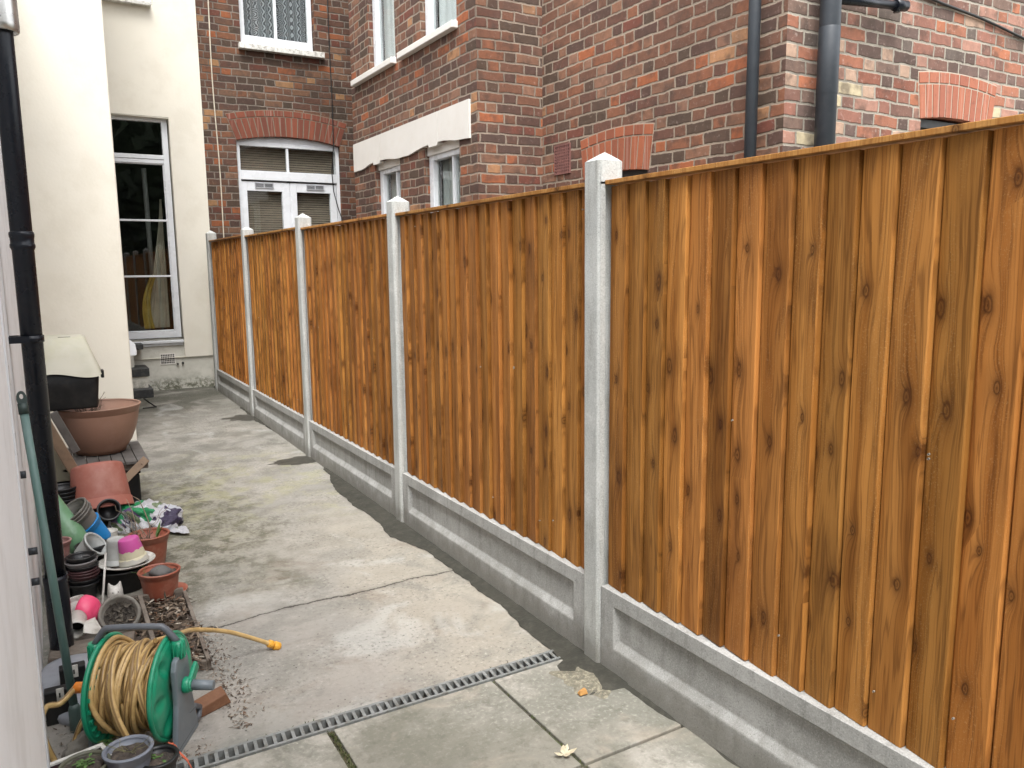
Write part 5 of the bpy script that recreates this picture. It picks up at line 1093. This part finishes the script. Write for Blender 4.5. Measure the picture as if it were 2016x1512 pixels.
def coil(turns, rbase, seed, wander, r0=.0085):
    pts = []; N = int(turns*34)
    for i in range(N+1):
        t = i/34; a_ = 2*math.pi*t+seed
        x = .5+.43*math.sin(t/turns*math.pi*3.0+seed)+wander*noise.noise((t*.9, seed, 0)); x = min(.95, max(.05, x))
        r_ = rbase+.013*noise.noise((t*1.7, seed, 5))
        pts.append(B.lerp(A, x)+(sd3*math.cos(a_)+vz*math.sin(a_))*r_)
    return pts
mb = MB()
for turns, rb, s_, w_ in ((13, .082, .3, .05), (13, .096, 1.7, .10), (12, .110, 3.1, .22), (10, .122, 4.4, .45), (6, .133, 2.2, .8), (2.5, .142, 5.2, .9)): stube(mb, coil(turns, rb, s_, w_), .0086)
build('wound_hose', mb, M['hose'], RL)
def legplate(c, s_):
    mb = MB(); h_ = c.z
    prof = [(-.046, .070), (-.034, .098), (0, .108), (.034, .098), (.046, .070), (.054, -.04), (.085, -h_+.01), (.085, -h_), (-.075, -h_), (-.075, -h_+.01), (-.045, -.04)]
    mb.prism(prof, lambda u, v, d: c+ax*(s_*d)+sd3*u*1.15+vz*v, .026, .044); return mb
build('side_frame', legplate(A, 1), M['rgrey'], RL, bevel=.005); build('side_frame', legplate(B, -1), M['rgrey'], RL, bevel=.005)
# grey tubular handle in green sockets
sA = A+ax*.035+vz*.108; sB = B-ax*.035+vz*.105
mb = MB()
for q in (sA, sB):
    mb = MB(); mb.tube([q-vz*.015, q+vz*.042], [.020, .0185], 16)
    for k in range(10): a_ = 2*math.pi*k/10; mb.box(-.002, .002, -.002, .002, -.012, .036, 0., Matrix.Translation(q+Vector((math.cos(a_)*.0195, math.sin(a_)*.0195, 0))))
    build('handle_socket', mb, M['rgreen'], RL)
hp_ = []
tA, tB = sA+vz*.035, sB+vz*.035
for k in range(25):
    t = k/24; base = tB.lerp(tA, t); e = math.sin(math.pi*t)
    hp_.append(base+vz*(.050*min(1, e*2.2)+.010*e)-sd3*.012*e)
mb = MB(); mb.tube(hp_, .0108, 14); build('handle', mb, M['tube_grey'], RL)
# crank
hub = A+ax*.044; mb = MB(); mb.tube([hub-vz*.0, hub+ax*.022], [.026, .024], 20)
cr = hub+ax*.018; tip = cr+sd3*.055+vz*.030; mb.bar(cr-(tip-cr)*.15, tip+(tip-cr)*.2, .034, .014, upv=ax); build('crank', mb, M['rgreen'], RL, bevel=.005)
mb = MB(); mb.tube([cr+ax*.006, cr+ax*.075-vz*.004], [.0165, .0150], 16); o = build('crank_grip', mb, M['rgrey'], RL)
mb = MB(); mb.tube([cr+ax*.0, cr+ax*.010], [.021, .020], 18); build('crank_collar', mb, M['rgreen'], RL)
# tubular feet
for c0, s_ in ((A, 1), (B, -1)):
    p = c0+ax*s_*.035; p = Vector((p.x, p.y, 0)); zf = .018+GZ(p.y)
    mb = MB(); mb.tube([p+sd3*.03+vz*.085, p+sd3*.09+vz*.075, p+sd3*.135+vz*.045, p+sd3*.125+vz*zf, p+sd3*.06+vz*zf, p-sd3*.07+vz*zf], .0095, 10); build('foot', mb, M['tube_grey'], RL)
# inlet connectors and loose hose runs
inl = B-ax*.044
for k, (a0, a1, r_, m_) in enumerate(((.0, .030, .0195, 'amber'), (.036, .064, .0175, 'orange'))):
    mb = MB(); mb.lathe([(.0005, a0), (r_*.92, a0), (r_, a0+.003), (r_, a1-.004), (r_*.75, a1), (.0005, a1)], 20, axisM(inl, -ax)); build('connector', mb, M[m_], RL)
ie = inl-ax*.062
def smooth(pts, n=10):
    P_ = [Vector(p) for p in pts]; out = []
    for i in range(len(P_)-1):
        p0, p1, p2, p3 = P_[max(i-1, 0)], P_[i], P_[i+1], P_[min(i+2, len(P_)-1)]
        for k in range(n): t = k/n; out.append(.5*((2*p1)+(p2-p0)*t+(2*p0-5*p1+4*p2-p3)*t*t+(3*p1-p0-3*p2+p3)*t*t*t))
    return out+[P_[-1]]
mb = MB(); stube(mb, smooth([ie, PZ(120, 1384, .19), PZ(95, 1390, .185), PZ(84, 1408, .165), PZ(84, 1440, .125), PZ(94, 1472, .08), PZ(108, 1500, .03), PZ(118, 1530, .012)]), .0090)
tag(build('supply_hose', mb, M['hose']), 'yellow hose looping from the reel inlet down beside the white wall', 'hose')
mb = MB(); stube(mb, smooth([PZ(186, 1388, .13), PZ(165, 1415, .11), PZ(150, 1450, .06), PZ(143, 1485, .02), PZ(142, 1515, .01)]), .0080); tag(build('loose_hose', mb, M['hose']), 'short curved run of yellow hose hanging down left of the reel', 'hose')
le = root('hose_end', PY(545, 1278, 3.0), 'free end of the yellow hose lying across the concrete', 'hose')
pts = smooth([A.lerp(B, .25)+vz*.135+sd3*.03, A.lerp(B, .1)+vz*.11+sd3*.12, PY(372, 1241, 2.83), PY(405, 1240, 2.90), PY(450, 1244, 2.96), PY(495, 1256, 3.0), PY(530, 1267, 3.01)])
mb = MB(); stube(mb, pts, .0085); build('hose', mb, M['hose'], le)
d_ = (pts[-1]-pts[-3]).normalized(); e0 = pts[-1]
for a0, a1, r_ in ((-.004, .018, .0150), (.022, .048, .0165)):
    mb = MB(); mb.lathe([(.0005, a0), (r_*.9, a0), (r_, a0+.003), (r_, a1-.004), (r_*.8, a1), (.0005, a1)], 18, axisM(e0, d_)); build('connector', mb, M['amber'], le)
fh = root('hose_tail', PZ(318, 1450, .06), 'yellow hose strand crossing the reel front to its grey and yellow connector', 'hose')
ptf = smooth([B.lerp(A, .30)-sd3*.03+vz*.148, B.lerp(A, .34)-sd3*.10+vz*.115, B.lerp(A, .45)-sd3*.155+vz*.03, B.lerp(A, .66)-sd3*.168-vz*.07, B.lerp(A, .84)-sd3*.165-vz*.125])
mb = MB(); stube(mb, ptf, .0090); build('hose', mb, M['hose'], fh)
d_ = (ptf[-1]-ptf[-3]).normalized(); e0 = ptf[-1]
mb = MB(); mb.tube([e0, e0+d_*.018], .014, 14); build('collar', mb, M['rgrey'], fh); mb = MB(); mb.tube([e0+d_*.016, e0+d_*.035, e0+d_*.052], [.013, .014, .0105], 14); build('connector', mb, M['amber'], fh)

# ---------------------------------------------------------------- nearest pots
def sprig(mb, c, n, L, seed, up_=.8):
    rr = random.Random(seed)
    for _ in range(n):
        d = Vector((rr.uniform(-1, 1), rr.uniform(-1, 1), rr.uniform(.1, up_))); p = Vector(c)+Vector((rr.uniform(-1, 1), rr.uniform(-1, 1), 0))*L*.5
        m = p+d*L*.6; mb.tube([p, m], .0009, 4, caps=False); leaf(mb, m, (d.x, d.y, d.z*.2), L*rr.uniform(.5, .9), L*.45, .25)
bp = PZ(252, 1472, .155); bpp = pot('plant_pot', 'blue grey plastic pot of compost standing in front of the hose reel', (bp.x, bp.y, .155-.125), .062, .046, .125, M['bluegrey'], rh=.026, out=.003, soil=.84)
mb = MB(); twigs(mb, (.0, 0, .108), 9, .045, .03, .001, 8); sprig(mb, (-.02, .0, .106), 5, .012, 4); build('seedlings', mb, plain('straw_green', (.20, .19, .09), .8), bpp, local=True)
kp = PZ(310, 1488, .11); kpp = pot('plant_pot', 'black plastic pot with small clover leaves, right of the blue grey pot', (kp.x, kp.y, .11-.10), .052, .040, .10, M['black_plastic'], rh=.018, soil=.86)
mb = MB(); sprig(mb, (0, 0, .088), 9, .022, 12); build('clover', mb, M['leafgreen'], kpp, local=True)
tr = root('planter_tray', PZ(150, 1500, .10), 'dark maroon trough with pale rim in the bottom left corner', 'trough')
c0, c1 = PZ(90, 1506, .13), PZ(201, 1463, .13); ud = (c1-c0).normalized(); vd = Vector((ud.y, -ud.x, 0)); Lx = (c1-c0).length
fn = lambda u, v, z: c0+ud*u+vd*v+Vector((0, 0, z-.13))
mb = MB()
for u0, u1, v0, v1 in ((-.02, Lx, 0, .006), (Lx-.006, Lx, .006, .22), (-.02, -.014, .006, .22)):
    q8 = [fn(u, v, z) for z in (.01, .124) for v in (v0, v1) for u in (u0, u1)]; mb.add(q8, [(0, 2, 3, 1), (4, 5, 7, 6), (0, 1, 5, 4), (1, 3, 7, 5), (3, 2, 6, 7), (2, 0, 4, 6)])
build('side', mb, plain('maroon_plastic', (.085, .050, .055), .5, (.06, .035, .04), 8, (.2, .17, .16), .4, 20), tr)
mb = MB()
for u0, u1, v0, v1 in ((-.022, Lx+.002, -.004, .009), (Lx-.009, Lx+.003, .009, .22)):
    q8 = [fn(u, v, z) for z in (.123, .130) for v in (v0, v1) for u in (u0, u1)]; mb.add(q8, [(0, 2, 3, 1), (4, 5, 7, 6), (0, 1, 5, 4), (1, 3, 7, 5), (3, 2, 6, 7), (2, 0, 4, 6)])
build('rim', mb, M['white_cer'], tr, bevel=.001)
mb = MB(); p4 = [fn(-.02, 0, .07), fn(Lx, 0, .07), fn(Lx, .22, .07), fn(-.02, .22, .07)]; mb.add(p4, [(0, 1, 2, 3)]); build('soil', mb, M['soil'], tr)
op = fn(.075, .085, .03); opp = pot('plant_pot', 'olive plastic pot of weeds standing in the maroon trough', (op.x, op.y, .035), .062, .048, .105, plain('olive_plastic', (.11, .11, .075), .5, (.085, .085, .06), 7), rh=.012, out=.002, soil=.9)
mb = MB(); sprig(mb, (.0, .0, .10), 26, .022, 31); build('weeds', mb, M['leafgreen'], opp, local=True)
rp = PZ(228, 1512, .11); pot('plant_pot', 'dark red plastic pot at the bottom edge between trough and blue grey pot', (rp.x-.01, rp.y, .0), .062, .050, .115, plain('dark_red_plastic', (.27, .022, .022), .4, (.22, .02, .02), 7), rh=.02, soil=.5)
wd = MB()
for px, py, z, n, L, s_ in ((208, 1452, .10, 9, .030, 41), (207, 1476, .10, 7, .028, 42), (295, 1452, .09, 5, .026, 43), (296, 1472, .08, 4, .02, 44)):
    p = PZ(px, py, z); sprig(wd, p-Vector((0, 0, .02)), n, L, s_, .6); wd.tube([p-Vector((0, -.01, z-.01)), p-Vector((0, 0, .02))], .0012, 5)
tag(build('weeds', wd, M['leafgreen']), 'green clover weeds growing up between the nearest pots and the reel', 'weeds')
lk = MB()
def lump(u, v):
    a_ = u*2*math.pi; b_ = v*math.pi*.5; p = Vector((math.cos(a_)*math.cos(b_)*.065, math.sin(a_)*math.cos(b_)*.055, math.sin(b_)*.075)); return PZ(176, 1482, .0)+p*(1+.35*noise.noise(p*22)+.2*noise.noise(p*60))
lk.sheet(lump, 48, 20); tag(build('rubble_lump', lk, M['stone']), 'rough lump of grey rubble behind the maroon trough', 'rubble')
mb = MB(); mb.tube(smooth([PZ(331, 1462, .075), PZ(345, 1468, .07), PZ(356, 1485, .06), PZ(370, 1500, .05), PZ(378, 1514, .03)]), .0022, 6); mb.tube(smooth([PZ(340, 1462, .075), PZ(352, 1478, .065), PZ(372, 1498, .05)]), .0016, 6)
tag(build('orange_string', mb, plain('orange_string', (.62, .14, .07), .7)), 'orange string draped over the foot of the hose reel', 'string')
# timber / brick offcut by the reel
of = root('timber_offcut', (.385, 2.70, GZ(2.7)), 'reddish brown splintered timber offcut lying right of the reel', 'timber')
mb = MB(); Mo = Matrix.Translation((.375, 2.705, GZ(2.7))) @ Matrix.Rotation(R(24), 4, 'Z'); o8 = [(-.075, -.03, 0), (.068, -.032, 0), (.070, .03, 0), (-.075, .03, 0), (-.07, -.028, .030), (.050, -.030, .042), (.066, .022, .050), (-.07, .028, .036)]
mb.add([Mo @ Vector(p) for p in o8], [(0, 3, 2, 1), (4, 5, 6, 7), (0, 1, 5, 4), (1, 2, 6, 5), (2, 3, 7, 6), (3, 0, 4, 7)]); build('block', mb, plain('red_brown_wood', (.17, .075, .035), .7, (.12, .052, .026), 9, (.30, .15, .08), .4, 20, .5, 50), of, bevel=.004)
# chips on the paving
for p, s_, lb, m_ in (((1.515, 2.115, .008), .017, 'small orange brick chip lying on the paving by the nearest post', 'upwood'),):
    mb = MB(); mb.add([Vector(p)+Vector(q)*s_ for q in [(-1, -.6, 0), (.9, -.7, 0), (1, .6, 0), (-.8, .7, 0), (-.7, -.4, .8), (.6, -.5, 1.), (.7, .4, .9), (-.5, .4, .6)]], [(0, 3, 2, 1), (4, 5, 6, 7), (0, 1, 5, 4), (1, 2, 6, 5), (2, 3, 7, 6), (3, 0, 4, 7)], 2.); tag(build('brick_chip', mb, M[m_]), lb, 'chip')
mb = MB(); lp = Vector((1.262, 1.86, .007))
for d, L in (((.9, -.3, .1), .045), ((.4, .6, .2), .03), ((-.8, .1, .15), .035), ((.8, .5, .25), .035), ((.2, -.7, .1), .028)): leaf(mb, lp, d, L, .022, -.25, 2.)
tag(build('dry_leaf', mb, plain('pale_dry_leaf', (.55, .50, .36), .8, (.42, .36, .25), 40), flip=False), 'pale curled dry leaf lying on the joint between paving slabs', 'leaf')
# moss and grass in the joints
g = MB(); rm = random.Random(8)
for k in range(620):
    if k < 400: y = 2.36-abs(rm.gauss(0, .26)); x = .690+rm.gauss(0, .006)
    elif k < 520: x = rm.uniform(.25, 1.6); y = rm.choice((2.446, 2.370))+rm.gauss(0, .002); 
    else: y = rm.uniform(1.8, 2.36); x = 1.293+rm.gauss(0, .004)
    if k >= 400 and rm.random() < .55: continue
    leaf(g, Vector((x, y, GZ(y)-.006)), (rm.gauss(0, .5), rm.gauss(0, .5), 1.), rm.uniform(.006, .016), .004, .2, rm.random()*9)
tag(build('joint_moss', g, mat_leaves('moss_green', [(0, (.055, .075, .022)), (.4, (.09, .11, .03)), (.7, (.10, .085, .045)), (.9, (.16, .14, .08))]), flip=False, kind='stuff'), 'moss and tiny grass growing in the joints between the paving slabs', 'moss')
